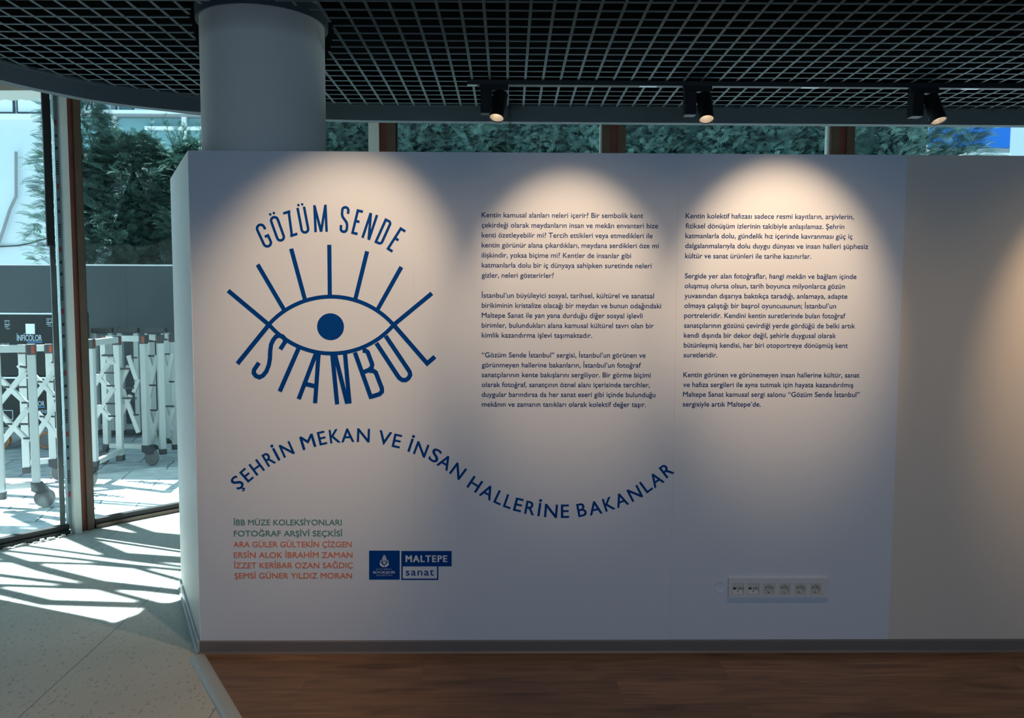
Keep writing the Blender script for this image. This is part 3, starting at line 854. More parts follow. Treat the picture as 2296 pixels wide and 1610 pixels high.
LET = [
    ([[(366, 958), (138, 1240)]], 32),
    ([[(447, 1136), (482, 1082), (478, 1060), (462, 1043), (438, 1036), (414, 1046), (394, 1072), (380, 1104), (374, 1150), (372, 1205), (364, 1250), (346, 1296), (322, 1326), (296, 1338), (270, 1328), (255, 1306), (258, 1284), (293, 1234)]], 31),
    ([[(582, 1122), (443, 1440)]], 32),
    ([[(705, 1165), (580, 1495)], [(723, 1170), (698, 1525)], [(628, 1386), (706, 1405)]], 31),
    ([[(822, 1172), (857, 1533)], [(842, 1175), (930, 1528)], [(914, 1170), (946, 1527)]], 31),
    ([[(985, 1160), (1104, 1492)], [(1040, 1146), (1062, 1146), (1078, 1158), (1110, 1245), (1106, 1268), (1088, 1284), (1042, 1304)], [(1088, 1290), (1118, 1292), (1136, 1304), (1180, 1418), (1180, 1442), (1162, 1460), (1098, 1480)]], 31),
    ([[(1140, 1092), (1290, 1322), (1306, 1344), (1328, 1358), (1352, 1358), (1372, 1344), (1384, 1322), (1380, 1300), (1368, 1280), (1207, 1040)]], 31),
    ([[(1262, 957), (1506, 1238), (1562, 1190)]], 31)]
for st, w in LET:
    V, F = poly_strokes([[E_(p) for p in s] for s in st], w * UZ)
    flat('letter', V, F, M['navy'], word, YL - 0.0007)

# arched condensed title
def letter_strokes(ch, w, h, s):
    r = (w - s) / 2; i = s / 2; x0, x1 = -w / 2 + i, w / 2 - i; y0, y1 = i, h - i
    if ch in 'OÖ':
        return [arc(0, y1 - r, r, 0, 180) + arc(0, y0 + r, r, 180, 360) + [(r, y1 - r)]]
    if ch in 'UÜ':
        return [[(x0, h)] + arc(0, y0 + r, r, 180, 360) + [(x1, h)]]
    if ch == 'G':
        return [[(x1, h * 0.70)] + arc(0, y1 - r, r, 0, 180) + arc(0, y0 + r, r, 180, 360) + [(x1, h * 0.44), (w * 0.02, h * 0.44)]]
    if ch == 'S':
        return [[(x1, h * 0.72)] + arc(0, y1 - r, r, 0, 180) + [(x0, h * 0.70), (x0 + r * 0.25, h * 0.60), (x1 - r * 0.25, h * 0.40), (x1, h * 0.30)] + arc(0, y0 + r, r, 0, -180) + [(x0, h * 0.29)]]
    if ch == 'Z':
        return [[(-w / 2, y1), (w / 2, y1)], [(x1 - 3, h - 9), (x0 + 3, 9)], [(-w / 2, y0), (w / 2, y0)]]
    if ch == 'M':
        return [[(x0, 0), (x0, h)], [(x0, h - 4), (0, 2)], [(0, 2), (x1, h - 4)], [(x1, 0), (x1, h)]]
    if ch == 'N':
        return [[(x0, 0), (x0, h)], [(x0 + 2, h - 4), (x1 - 2, 4)], [(x1, 0), (x1, h)]]
    if ch == 'E':
        return [[(x0, 0), (x0, h)], [(x0, y1), (w / 2, y1)], [(x0, h * 0.53), (w * 0.36, h * 0.53)], [(x0, y0), (w / 2, y0)]]
    if ch == 'D':
        q = r * 0.9
        return [[(x0, 0), (x0, h)], [(x0, y1)] + arc(x1 - q, y1 - q, q, 90, 0, 8) + arc(x1 - q, y0 + q, q, 0, -90, 8) + [(x0, y0)]]
title = empty('arched_title', (0, 0, 0), 'navy condensed title GÖZÜM SENDE arched above the eye', 'wall lettering')
for ch, b, t, w in (('G', (367, 400), (290, 232), 72), ('Ö', (459, 358), (393, 176), 68), ('Z', (547, 320), (490, 140), 54), ('Ü', (630, 302), (594, 112), 66), ('M', (741, 290), (732, 95), 98),
                    ('S', (902, 298), (918, 103), 62), ('E', (979, 308), (1022, 130), 47), ('N', (1062, 340), (1122, 160), 66), ('D', (1151, 378), (1230, 202), 60), ('E', (1231, 426), (1333, 266), 48)):
    B_, T_ = Vector(b), Vector(t)
    h = (T_ - B_).length; u = (T_ - B_) / h; rgt = Vector((-u.y, u.x))
    s = 18.5
    V, F = poly_strokes([[E_(B_ + rgt * p[0] + u * p[1]) for p in st] for st in letter_strokes(ch, w, h, s)], s * UZ)
    if ch in 'ÖÜ':
        for dx in (-14, 14):
            k = len(V)
            for p in ((dx - 8, h + 10), (dx + 8, h + 10), (dx + 8, h + 27), (dx - 8, h + 27)):
                V.append(Vector(E_(B_ + rgt * p[0] + u * p[1])))
            F.append((k, k + 1, k + 2, k + 3))
    flat('letter', V, F, M['navy'], title)

# wavy slogan: every letter with the two ends of its foot, on enlargements A (490,930 x4.025) and B (980,930 x3.9586)
slog = empty('wavy_slogan', (0, 0, 0), 'navy capital letter slogan running along a wave across the lower wall', 'wall lettering')
SA = [('Ş', (180, 682), (240, 632)), ('E', (268, 612), (320, 568)), ('H', (345, 550), (420, 496)), ('R', (450, 470), (521, 430)), ('İ', (538, 416), (562, 404)), ('N', (592, 388), (690, 347)),
      ('M', (763, 318), (884, 284)), ('E', (915, 276), (983, 261)), ('K', (1010, 258), (1102, 247)), ('A', (1110, 247), (1226, 243)), ('N', (1248, 243), (1364, 248)),
      ('V', (1432, 256), (1545, 278)), ('E', (1562, 286), (1634, 302)), ('İ', (1702, 327), (1726, 335)), ('N', (1754, 348), (1862, 388)), ('S', (1888, 398), (1966, 440)), ('A', (1966, 450), (2066, 507))]
SB = [('N', (106, 515), (196, 580)), ('H', (260, 638), (345, 693)), ('A', (370, 711), (472, 763)), ('L', (497, 774), (560, 803)), ('L', (583, 814), (648, 836)), ('E', (672, 847), (742, 864)),
      ('R', (772, 876), (859, 892)), ('İ', (888, 897), (911, 900)), ('N', (948, 906), (1064, 915)), ('E', (1099, 914), (1172, 913)), ('B', (1255, 908), (1333, 893)), ('A', (1357, 893), (1469, 873)),
      ('K', (1497, 861), (1584, 833)), ('A', (1600, 828), (1704, 792)), ('N', (1733, 774), (1830, 724)), ('L', (1862, 698), (1918, 657)), ('A', (1930, 652), (2020, 594)), ('R', (2038, 565), (2107, 512))]
CAPS = 30.6 * UZ * ZK
for lst, ox, oy, k in ((SA, 490, 930, 4.025), (SB, 980, 930, 3.9586)):
    for ch, a, b in lst:
        A2 = Vector(W(ox + a[0] / k, oy + a[1] / k)); B2 = Vector(W(ox + b[0] / k, oy + b[1] / k))
        V, F = glyphs(ch, 0.012)
        x0 = min(p[0] for p in V); x1 = max(p[0] for p in V)
        d = (B2 - A2); L = d.length; d = d / L; u = Vector((-d.y, d.x))
        sz = CAPS / CAPH; sx = L / (x1 - x0)
        if ch == 'İ':                       # keep the stem as heavy as its neighbours
            A2 = (A2 + B2) / 2 - d * (0.5 * sz * (x1 - x0)); sx = sz
        flat('letter', [(*(A2 + d * ((p[0] - x0) * sx) + u * (p[1] * sz)), p[2]) for p in V], F, M['navy'], slog)

# text columns
C1 = [
    ('navy text paragraph at the top of the middle column, under the second lamp glow', [
        ('Kentin kamusal alanları neleri içerir? Bir sembolik kent', 152, 1230), ('çekirdeği olarak meydanların insan ve mekân envanteri bize', 225, 1337),
        ('kenti özetleyebilir mi? Tercih ettikleri veya etmedikleri ile', 297, 1298), ('kentin görünür alana çıkardıkları, meydana serdikleri öze mi', 369, 1342),
        ('ilişkindir, yoksa biçime mi? Kentler de insanlar gibi', 442, 1142), ('katmanlarla dolu bir iç dünyaya sahipken suretinde neleri', 514, 1290), ('gizler, neleri gösterirler?', 587, 585)]),
    ('navy text paragraph of five lines halfway down the middle column', [
        ('İstanbul’un büyüleyici sosyal, tarihsel, kültürel ve sanatsal', 732, 1308), ('birikiminin kristalize olacağı bir meydan ve bunun odağındaki', 804, 1360),
        ('Maltepe Sanat ile yan yana durduğu diğer sosyal işlevli', 876, 1226), ('birimler, bulundukları alana kamusal kültürel tavrı olan bir', 948, 1306), ('kimlik kazandırma işlevi taşımaktadır.', 1019, 862)]),
    ('navy text paragraph of six lines at the foot of the middle column', [
        ('“Gözüm Sende İstanbul” sergisi, İstanbul’un görünen ve', 1162, 1247), ('görünmeyen hallerine bakanların, İstanbul’un fotoğraf', 1234, 1214),
        ('sanatçılarının kente bakışlarını sergiliyor. Bir görme biçimi', 1305, 1284), ('olarak fotoğraf, sanatçının öznel alanı içerisinde tercihler,', 1376, 1278),
        ('duygular barındırsa da her sanat eseri gibi içinde bulunduğu', 1447, 1318), ('mekânın ve zamanın tanıkları olarak kolektif değer taşır.', 1518, 1249)])]
C2 = [
    ('navy text paragraph at the top of the right column, under the third lamp glow', [
        ('Kentin kolektif hafızası sadece resmi kayıtların, arşivlerin,', 159, 1300), ('fiziksel dönüşüm izlerinin takibiyle anlaşılamaz. Şehrin', 231, 1232),
        ('katmanlarla dolu, gündelik hız içerinde kavranması güç iç', 302, 1292), ('dalgalanmalarıyla dolu duygu dünyası ve insan halleri şüphesiz', 374, 1405), ('kültür ve sanat ürünleri ile tarihe kazınırlar.', 447, 993)]),
    ('navy text paragraph of nine lines in the middle of the right column', [
        ('Sergide yer alan fotoğraflar, hangi mekân ve bağlam içinde', 592, 1320), ('oluşmuş olursa olsun, tarih boyunca milyonlarca gözün', 663, 1237), ('yuvasından dışarıya baktıkça taradığı, anlamaya, adapte', 735, 1255),
        ('olmaya çalıştığı bir başrol oyuncusunun; İstanbul’un', 806, 1173), ('portreleridir. Kendini kentin suretlerinde bulan fotoğraf', 877, 1240), ('sanatçılarının gözünü çevirdiği yerde gördüğü de belki artık', 949, 1310),
        ('kendi dışında bir dekor değil, şehirle duygusal olarak', 1020, 1172), ('bütünleşmiş kendisi, her biri otoportreye dönüşmüş kent', 1091, 1258), ('suretleridir.', 1162, 316)]),
    ('navy text paragraph of four lines at the foot of the right column', [
        ('Kentin görünen ve görünemeyen insan hallerine kültür, sanat', 1305, 1342), ('ve hafıza sergileri ile ayna tutmak için hayata kazandırılmış', 1376, 1297),
        ('Maltepe Sanat kamusal sergi salonu “Gözüm Sende İstanbul”', 1446, 1343), ('sergisiyle artık Maltepe’de.', 1517, 630)])]
TCAP = 11.0 * UZ * ZK
for paras, ox, lft in ((C1, 1060, lambda zy: 65.0), (C2, 1510, lambda zy: 88.5 - (zy - 152) * 0.0152)):
    for label, lines in paras:
        t = empty('text_paragraph', (0, 0, 0), label, 'wall text', 'exhibition text on the white wall')
        for s, zy, rx in lines:
            py = 440 + zy / ZK
            l_ = W(ox + lft(zy) / ZK, py); r_ = W(ox + rx / ZK, py)
            text_line('text_line', s, l_[0], r_[0], l_[1], TCAP, M['text'], t, bold=0.006)
# credits
KC = 4.025
for label, mk, lines in (
        ('two lines of dark green capitals at the lower left of the wall', 'green', [('İBB MÜZE KOLEKSİYONLARI', 996, 139, 1112), ('FOTOĞRAF ARŞİVİ SEÇKİSİ', 1096, 139, 1117)]),
        ('four lines of orange capitals listing names at the lower left of the wall', 'orange', [('ARA GÜLER GÜLTEKİN ÇİZGEN', 1194, 135, 1203), ('ERSİN ALOK İBRAHİM ZAMAN', 1290, 139, 1211), ('İZZET KERİBAR OZAN SAĞDIÇ', 1384, 142, 1213), ('ŞEMSİ GÜNER YILDIZ MORAN', 1477, 146, 1206)])):
    t = empty('credit_lines', (0, 0, 0), label, 'wall text', 'credits on the white wall')
    for s, zy, lx, rx in lines:
        py = 930 + zy / KC
        l_ = W(490 + lx / KC, py); r_ = W(490 + rx / KC, py)
        text_line('text_line', s, l_[0], r_[0], l_[1], 13.0 * UZ * ZK, M[mk], t, bold=0.008)

# logos
KL = 10.436
def Lg(x, y): return W(810 + x / KL, 1220 + y / KL)
ULg = UZ * ZK / KL
def rect(name, x0, y0, x1, y1, m, parent, y=YL):
    V = [Lg(x0, y0), Lg(x1, y0), Lg(x1, y1), Lg(x0, y1)]
    return flat(name, V, [(0, 1, 2, 3)], m, parent, y)
def ltext(name, s, x0, x1, base, cap, m, parent, bold=0.0, sp=1.0, y=YL - 0.0006):
    a = Lg(x0, base); b = Lg(x1, base)
    return text_line(name, s, a[0], b[0], a[1], cap * ULg, m, parent, bold, sp, y)
lg1 = empty('municipal_logo', (0, 0, 0), 'square navy logo with a pale tulip-like crest and three text lines', 'logo')
rect('logo_ground', 185, 152, 902, 830, M['navy'], lg1)
YE = YL - 0.0006
V, F = [], []
def addpoly(pts):
    k = len(V); V.extend(Vector(Lg(*p)) for p in pts); F.append(tuple(range(k, k + len(pts))))
ccx, ccy = 540, 432
addpoly(arc(ccx - 6, ccy, 106, 90, 172, 12) + [(ccx - 70, ccy - 4)] + arc(ccx - 6, ccy, 62, 168, 92, 8))
addpoly([(2 * ccx - p[0], p[1]) for p in arc(ccx - 6, ccy, 106, 90, 172, 12) + [(ccx - 70, ccy - 4)] + arc(ccx - 6, ccy, 62, 168, 92, 8)])
for sgn in (-1, 1):
    addpoly([(ccx + sgn * 106, ccy - 14), (ccx + sgn * 60, ccy - 18), (ccx + sgn * 62, ccy - 34), (ccx + sgn * 98, ccy - 34)])
    addpoly([(ccx + sgn * 94, ccy - 44), (ccx + sgn * 60, ccy - 46), (ccx + sgn * 56, ccy - 66), (ccx + sgn * 80, ccy - 62)])
for dx, top in ((-42, 300), (-26, 265), (-9, 240), (9, 240), (26, 265), (42, 300)):
    addpoly([(ccx + dx - 6, ccy - 44), (ccx + dx - 6, top + 30), (ccx + dx, top), (ccx + dx + 6, top + 30), (ccx + dx + 6, ccy - 44)])
for k in range(4):
    addpoly([(ccx - 44 + k * 20, ccy - 8 + k * 4), (ccx - 20 + k * 20, ccy - 38 + k * 4), (ccx - 10 + k * 20, ccy - 34 + k * 4), (ccx - 34 + k * 20, ccy + 2 + k * 4)])
    addpoly([(ccx - 38 + k * 18, ccy + 18 + k * 7), (ccx - 14 + k * 16, ccy - 6 + k * 6), (ccx - 6 + k * 16, ccy + 0 + k * 6), (ccx - 30 + k * 18, ccy + 28 + k * 7)])
flat('crest', V, F, M['logo_white'], lg1, YE)
ltext('text_line', 'İSTANBUL', 358, 720, 600, 30, M['logo_white'], lg1, sp=1.5)
ltext('text_line', 'BÜYÜKŞEHİR', 280, 800, 686, 54, M['logo_white'], lg1, bold=0.012)
ltext('text_line', 'BELEDİYESİ', 364, 722, 742, 30, M['logo_white'], lg1, sp=1.5)
lg2 = empty('venue_logo', (0, 0, 0), 'navy MALTEPE sanat logo with a white lower box, right of the crest', 'logo')
rect('logo_ground', 938, 160, 2117, 520, M['navy'], lg2)
V, F = [], []
for (a, b, c, d) in ((938, 520, 972, 838), (1773, 520, 1805, 838), (972, 805, 1773, 838)):
    k = len(V); V += [Lg(a, b), Lg(c, b), Lg(c, d), Lg(a, d)]; F.append((k, k + 1, k + 2, k + 3))
flat('logo_frame', V, F, M['navy'], lg2)
ltext('text_line', 'MALTEPE', 1037, 2015, 416, 157, M['logo_white'], lg2, bold=0.042, sp=1.2)
ltext('text_line', 'sanat', 1042, 1703, 730, 174, M['navy'], lg2, bold=0.004, sp=1.12)

# round filled patch beside the sockets
pc = W(1615, 1315); pr_ = 14.5 * UZ * ZK
tag(MB().lathe([(0.0, 0.0006), (pr_ * 0.80, 0.0006), (pr_ * 0.90, 0.0018), (pr_ * 0.97, 0.0018), (pr_, 0.0)], 40, Matrix.Translation((pc[0], YP, pc[1])) @ Matrix.Rotation(math.radians(90), 4, 'X')).build('blanking_cover', M['vinyl'], smooth=True),
    'round blanking cover painted like the wall, left of the socket strip', 'cover plate')

# ------------------------------------------------------------------ socket strip
KS = 7.653
def Sk(x, y): return W(1590 + x / KS, 1270 + y / KS)
US = UZ * ZK / KS
s0, s1 = Sk(318, 515), Sk(2030, 190)
SW, SHh = s1[0] - s0[0], s1[1] - s0[1]
sock = empty('socket_strip', (s0[0], YP, s0[1]), 'white six-gang strip of data and power sockets low on the wall', 'socket strip')
TH = 0.013
mods = [385, 660, 935, 1213, 1490, 1765]
mw = 200 * US
ml = [(m_ - 318) * US for m_ in mods]
mz0, mz1 = (515 - 460) * US, (515 - 262) * US
fb = MB()
fb.box(0, SW, -TH, 0, 0, mz0)
fb.box(0, SW, -TH, 0, mz1, SHh)
edges = [0.0] + [v for m_ in ml for v in (m_, m_ + mw)] + [SW]
for i in range(0, len(edges), 2):
    fb.box(edges[i], edges[i + 1], -TH, 0, mz0, mz1)
fb.build('frame', M['socket_frame'], sock)
MB().box(SW * 0.935, SW * 0.955, -TH - 0.0004, -TH, mz0 - 0.004, mz0 - 0.003).build('maker_mark', M['hole'], sock)
for i, x_ in enumerate(ml):
    cx_, cz_ = x_ + mw / 2, (mz0 + mz1) / 2
    g = 0.0007
    if i < 2:
        d_ = MB()
        d_.box(x_ + g, x_ + mw - g, -TH + 0.001, 0, mz0 + (mz1 - mz0) * 0.66, mz1 - g)      # upper cover
        d_.box(x_ + g, x_ + mw - g, -TH + 0.006, 0, mz0 + g, mz0 + (mz1 - mz0) * 0.66)
        port = d_.build('data_outlet', M['socket'], sock)
        a0, a1 = mz0 + g, mz0 + (mz1 - mz0) * 0.34
        MB().add([(x_ + 0.002, -TH + 0.0005, a0), (x_ + mw - 0.002, -TH + 0.0005, a0), (x_ + mw - 0.003, -TH + 0.0055, a1), (x_ + 0.003, -TH + 0.0055, a1),
                  (x_ + 0.002, -0.002, a0), (x_ + mw - 0.002, -0.002, a0), (x_ + mw - 0.003, -0.002, a1), (x_ + 0.003, -0.002, a1)],
                 [(0, 1, 2, 3), (7, 6, 5, 4), (0, 4, 5, 1), (1, 5, 6, 2), (2, 6, 7, 3), (3, 7, 4, 0)]).build('label_flap', M['socket'], port)
        for q, fr in enumerate((0.22, 0.73)):
            jx, jz = x_ + mw * fr, mz0 + (mz1 - mz0) * 0.52
            jw, jh = mw * 0.12, (mz1 - mz0) * 0.09
            yy = -TH + 0.0055
            poly = [(-jw, -jh), (jw, -jh), (jw, jh * 0.4), (jw * 0.5, jh * 0.4), (jw * 0.5, jh), (-jw * 0.5, jh), (-jw * 0.5, jh * 0.4), (-jw, jh * 0.4)]
            V = [(jx + p[0], jz + p[1]) for p in poly]
            if q == 0:
                flat('jack_opening', V, [tuple(range(len(V)))], M['hole'], port, yy)
            else:
                V2, F2 = poly_strokes([V + [V[0]]], 0.0012)
                flat('jack_shutter', V2, F2, M['hole'], port, yy)
        MB().box(cx_ - 0.0015, cx_ + 0.0015, -TH + 0.001, -TH + 0.004, a1 - 0.006, a1 - 0.001).build('latch', M['hole'], port)
    else:
        # square insert with a round well
        n = 40; R0 = mw * 0.41
        vs, fs = [], []
        yf = -TH + 0.0012
        for k in range(n):
            a = 2 * math.pi * k / n
            c, s = math.cos(a), math.sin(a)
            m_ = (mw / 2 - g) / max(abs(c), abs(s))
            vs += [(cx_ + m_ * c, yf, cz_ + m_ * s), (cx_ + R0 * c, yf, cz_ + R0 * s), (cx_ + R0 * c, yf - 0.0012, cz_ + R0 * s), (cx_ + R0 * 0.94 * c, yf - 0.0012, cz_ + R0 * 0.94 * s),
                   (cx_ + R0 * 0.92 * c, -0.0008, cz_ + R0 * 0.92 * s)]
        for k in range(n):
            k2 = (k + 1) % n
            for j in range(4):
                fs.append((5 * k + j, 5 * k2 + j, 5 * k2 + j + 1, 5 * k + j + 1))
        fs.append(tuple(5 * k + 4 for k in range(n)))
        so = MB().add(vs, fs).build('power_socket', M['socket'], sock, smooth=True)
        for dx in (-0.0095, 0.0095):
            MB().lathe([(0.0, 0.0), (0.0026, 0.0), (0.0026, 0.0004), (0.0, 0.0004)], 16, Matrix.Translation((cx_ + dx, -0.0009, cz_ + 0.003)) @ Matrix.Rotation(math.radians(90), 4, 'X')).build('pin_hole', M['hole'], so)
        MB().lathe([(0.0, 0.0), (0.002, 0.0), (0.002, 0.001), (0.0, 0.001)], 16, Matrix.Translation((cx_, -0.0009, cz_ + 0.003)) @ Matrix.Rotation(math.radians(90), 4, 'X')).build('screw', M['brass'], so)
        for sg in (-1, 1):
            MB().box(cx_ - 0.0025, cx_ + 0.0025, -TH + 0.002, -0.001, cz_ + sg * R0 * 0.84 - 0.0012, cz_ + sg * R0 * 0.84 + 0.0012).build('earth_clip', M['brass'], so)

# ------------------------------------------------------------------ outside: folding gates
GZ0, GZ1 = 0.165, 1.245
def gate_frame(g, pa, pb, casters, dz=0.0):
    """two square posts joined by a top rail and a bottom rail; casters: which ends roll"""
    GZ1 = 1.245 + dz
    pa, pb = at_y(*pa), at_y(*pb)      # (column, row, depth) of each post's foot in the photograph
    pa, pb = Vector((pa.x, pa.y)), Vector((pb.x, pb.y))
    d = (pb - pa); d.normalize()
    ang = math.atan2(d.y, d.x)
    for i, p in enumerate((pa, pb)):
        Mx = Matrix.Translation((p.x, p.y, 0)) @ Matrix.Rotation(ang, 4, 'Z')
        lo = GZ0 if casters[i] else 0.115
        po = MB().box(-0.027, 0.027, -0.027, 0.027, lo, GZ1 - 0.075, Mx).build('post', M['gate'], g, bevel=0.004)
        MB().box(-0.033, 0.033, -0.033, 0.033, GZ1 - 0.085, GZ1, Mx).build('corner_cap', M['gate_dark'], po, bevel=0.012, seg=3)
        MB().box(0.004, 0.026, -0.0345, -0.033, GZ1 - 0.072, GZ1 - 0.014, Mx).build('reflector', M['gate_red'], po)
        if casters[i]:
            wv = 1 if i else -1
            prf = [(-0.034, GZ0 + 0.015), (-0.034, GZ0 - 0.045), (wv * 0.05 - 0.03, GZ0 - 0.075), (wv * 0.05 + 0.04, GZ0 - 0.06), (0.034, GZ0 + 0.015)]
            vs = [Mx @ Vector((x, y, z)) for y in (-0.033, 0.033) for x, z in prf]
            n = len(prf)
            fs = [tuple(range(n)), tuple(range(2 * n - 1, n - 1, -1))] + [(k, (k + 1) % n, (k + 1) % n + n, k + n) for k in range(n)]
            ca = MB().add(vs, fs).build('caster', M['gate_dark'], g)
            wl = Mx @ Matrix.Translation((wv * 0.05, 0, 0.055)) @ Matrix.Rotation(math.radians(90), 4, 'X')
            MB().lathe([(0.0, -0.018), (0.03, -0.018), (0.068, -0.016), (0.073, -0.008), (0.073, 0.008), (0.068, 0.016), (0.03, 0.018), (0.0, 0.018)], 28, wl).build('wheel', M['wheel'], ca, smooth=True)
        else:
            MB().box(-0.032, 0.032, -0.032, 0.032, 0.070, 0.125, Mx).build('foot_cap', M['gate_dark'], po, bevel=0.004)
    a, b = pa + d * 0.03, pb - d * 0.03
    MB().bar((a.x, a.y, GZ1 - 0.035), (b.x, b.y, GZ1 - 0.035), 0.055, 0.055).build('top_rail', M['gate'], g, bevel=0.004)
    MB().bar((a.x, a.y, 0.165), (b.x, b.y, 0.165), 0.045, 0.045).build('bottom_rail', M['gate'], g, bevel=0.003)
def X_(px, Y): return ((px - 1148) / FPX * Y * 1.0, Y)
def arms(g, lst, Y, w=0.046):
    for a, b in lst:
        p, q = at_y(a[0], a[1], Y), at_y(b[0], b[1], Y + 0.01)
        MB().bar(p, q, 0.038, 0.028, up=(0, -1, 0)).build('lattice_arm', M['gate'], g, bevel=0.004)
def pins(g, lst, Y):
    for a, b in lst:
        p, q = at_y(a[0], a[1], Y - 0.03), at_y(b[0], b[1], Y + 0.05)
        MB().tube([p, q], 0.0085, 10).build('pin', M['gate_dark'], g)
def px_floor(px, py): 
    p = at_z(px, py, 0.0); return (p.x, p.y)
ga = empty('folding_gate', (-3.6, 6.0, 0), 'white expanding gate on casters outside the left pane', 'folding gate', 'expanding gates on the paving')
ga.location = (0, 0, 0)
gate_frame(ga, (4, 1118, 5.93), (82, 1085, 6.02), (False, True))
gate_frame(ga, (60, 1065, 6.84), (119, 1035, 6.93), (False, True), -0.05)
arms(ga, [((-14, 920), (57, 833)), ((0, 996), (63, 916)), ((-5, 845), (60, 905)), ((-2, 925), (65, 990)), ((42, 818), (57, 833))], 6.25)
arms(ga, [((76, 894), (126, 825)), ((82, 975), (130, 902)), ((76, 842), (128, 893)), ((83, 925), (133, 980)), ((110, 812), (126, 830))], 6.62)
pins(ga, [((8, 868), (26, 868)), ((40, 868), (60, 868)), ((14, 951), (32, 951)), ((44, 951), (64, 951)), ((46, 822), (57, 823)), ((50, 903), (62, 903)), ((54, 983), (66, 983)), ((1, 918), (8, 918))], 6.22)
pins(ga, [((85, 856), (101, 856)), ((112, 856), (128, 856)), ((90, 934), (106, 934)), ((116, 934), (130, 934)), ((117, 812), (128, 812)), ((120, 889), (130, 889))], 6.6)
gb_ = empty('folding_gate', (0, 0, 0), 'white expanding gate on casters seen between brown mullion and partition', 'folding gate', 'expanding gates on the paving')
gate_frame(gb_, (212, 1035, 6.82), (270, 1018, 7.38), (True, False))
gate_frame(gb_, (241, 1000, 7.66), (329, 1000, 7.6), (True, True))
gate_frame(gb_, (346, 1000, 7.95), (365, 1008, 7.7), (False, False))
gate_frame(gb_, (381, 995, 8.3), (393, 1000, 7.95), (False, False))
arms(gb_, [((211, 865), (253, 801)), ((214, 937), (256, 869)), ((212, 839), (250, 873)), ((217, 908), (250, 940)), ((230, 795), (256, 815))], 7.05)
arms(gb_, [((269, 862), (289, 820)), ((272, 930), (293, 886)), ((288, 797), (306, 850)), ((274, 872), (311, 970)), ((264, 800), (275, 835))], 7.42)
arms(gb_, [((352, 797), (334, 892)), ((357, 921), (339, 994)), ((331, 795), (345, 842)), ((334, 925), (348, 975)), ((387, 792), (369, 880)), ((389, 916), (374, 980)), ((366, 797), (382, 860)), ((370, 912), (386, 965)), ((300, 880), (312, 850))], 7.80)
pins(gb_, [((228, 797), (254, 797)), ((213, 836), (228, 836)), ((234, 836), (255, 836)), ((240, 865), (256, 865)), ((217, 905), (232, 905)), ((238, 905), (257, 905)), ((244, 933), (258, 933))], 7.02)
pins(gb_, [((270, 827), (304, 827)), ((278, 870), (300, 870)), ((274, 893), (306, 893)), ((296, 802), (306, 802)), ((300, 930), (310, 930))], 7.40)
pins(gb_, [((330, 798), (352, 798)), ((334, 864), (354, 864)), ((337, 920), (356, 920)), ((370, 794), (388, 794)), ((372, 911), (390, 911)), ((380, 856), (390, 856))], 7.78)
# farther gate whose dark capped posts show over the near one
gc = empty('folding_gate', (0, 0, 0), 'farther expanding gate with rounded dark blue caps behind the near one', 'folding gate', 'expanding gates on the paving')
for px in (231, 289, 351):
    x_ = at_y(px, 745, 9.2).x
    for dx in (-0.10, 0.085):
        po = MB().box(x_ + dx - 0.026, x_ + dx + 0.026, 9.17, 9.23, 0.06, 1.20).build('post', M['gate'], gc, bevel=0.004)
    MB().box(x_ - 0.135, x_ + 0.115, 9.16, 9.24, 1.19, 1.265).build('cap', M['gate_dark'], gc, bevel=0.03, seg=4)
    MB().box(x_ - 0.125, x_ + 0.11, 9.17, 9.23, 0.0, 0.065).build('foot', M['gate_dark'], gc, bevel=0.01)

# black cases behind the left gate
YC = 8.35
def case(px0, px1, py0, py1, label, z0=None):
    a, b = at_y(px0, py0, YC), at_y(px1, py1, YC)
    zb = b.z if z0 is None else z0
    t = empty('equipment_case', (a.x, YC, zb), label, 'case', 'black cases behind the gates')
    w, h = b.x - a.x, a.z - zb
    MB().box(0, w, 0, 0.7, 0, h).build('shell', M['case'], t, bevel=0.012)
    MB().box(-0.004, w + 0.004, -0.006, 0.02, h - 0.012, h + 0.004).build('edge_trim', M['case_trim'], t)
    return t, a, b, zb
ct, ca_, cb_, czb = case(-60, 127, 702, 843, 'upper black case with a white paper label behind the left gate')
def ctext(t, s, px0, px1, base, capx, m, bold=0.0):
    a, b = at_y(px0, base, YC), at_y(px1, base, YC)
    V, F = glyphs(s, bold)
    x0 = min(p[0] for p in V); x1 = max(p[0] for p in V)
    cap = capx * YC / FPX
    o = flat('case_lettering', [(a.x + (p[0] - x0) * (b.x - a.x) / (x1 - x0) - t.location.x, a.z + p[1] * cap / CAPH - t.location.z, p[2]) for p in V], F, m, t, -0.008)
    return o
def cbox(t, nm, px0, py0, px1, py1, m, dy=-0.008):
    a, b = at_y(px0, py0, YC), at_y(px1, py1, YC)
    return MB().box(a.x - t.location.x, b.x - t.location.x, dy, 0.001, b.z - t.location.z, a.z - t.location.z).build(nm, m, t)
ctext(ct, 'İNFİCOLOR', 39, 95, 764, 13, M['case_print'], 0.01)
cbox(ct, 'underline', 62, 766, 95, 768, M['case_blue'])
cbox(ct, 'paper_label', 58, 726, 79, 749, M['paper'])
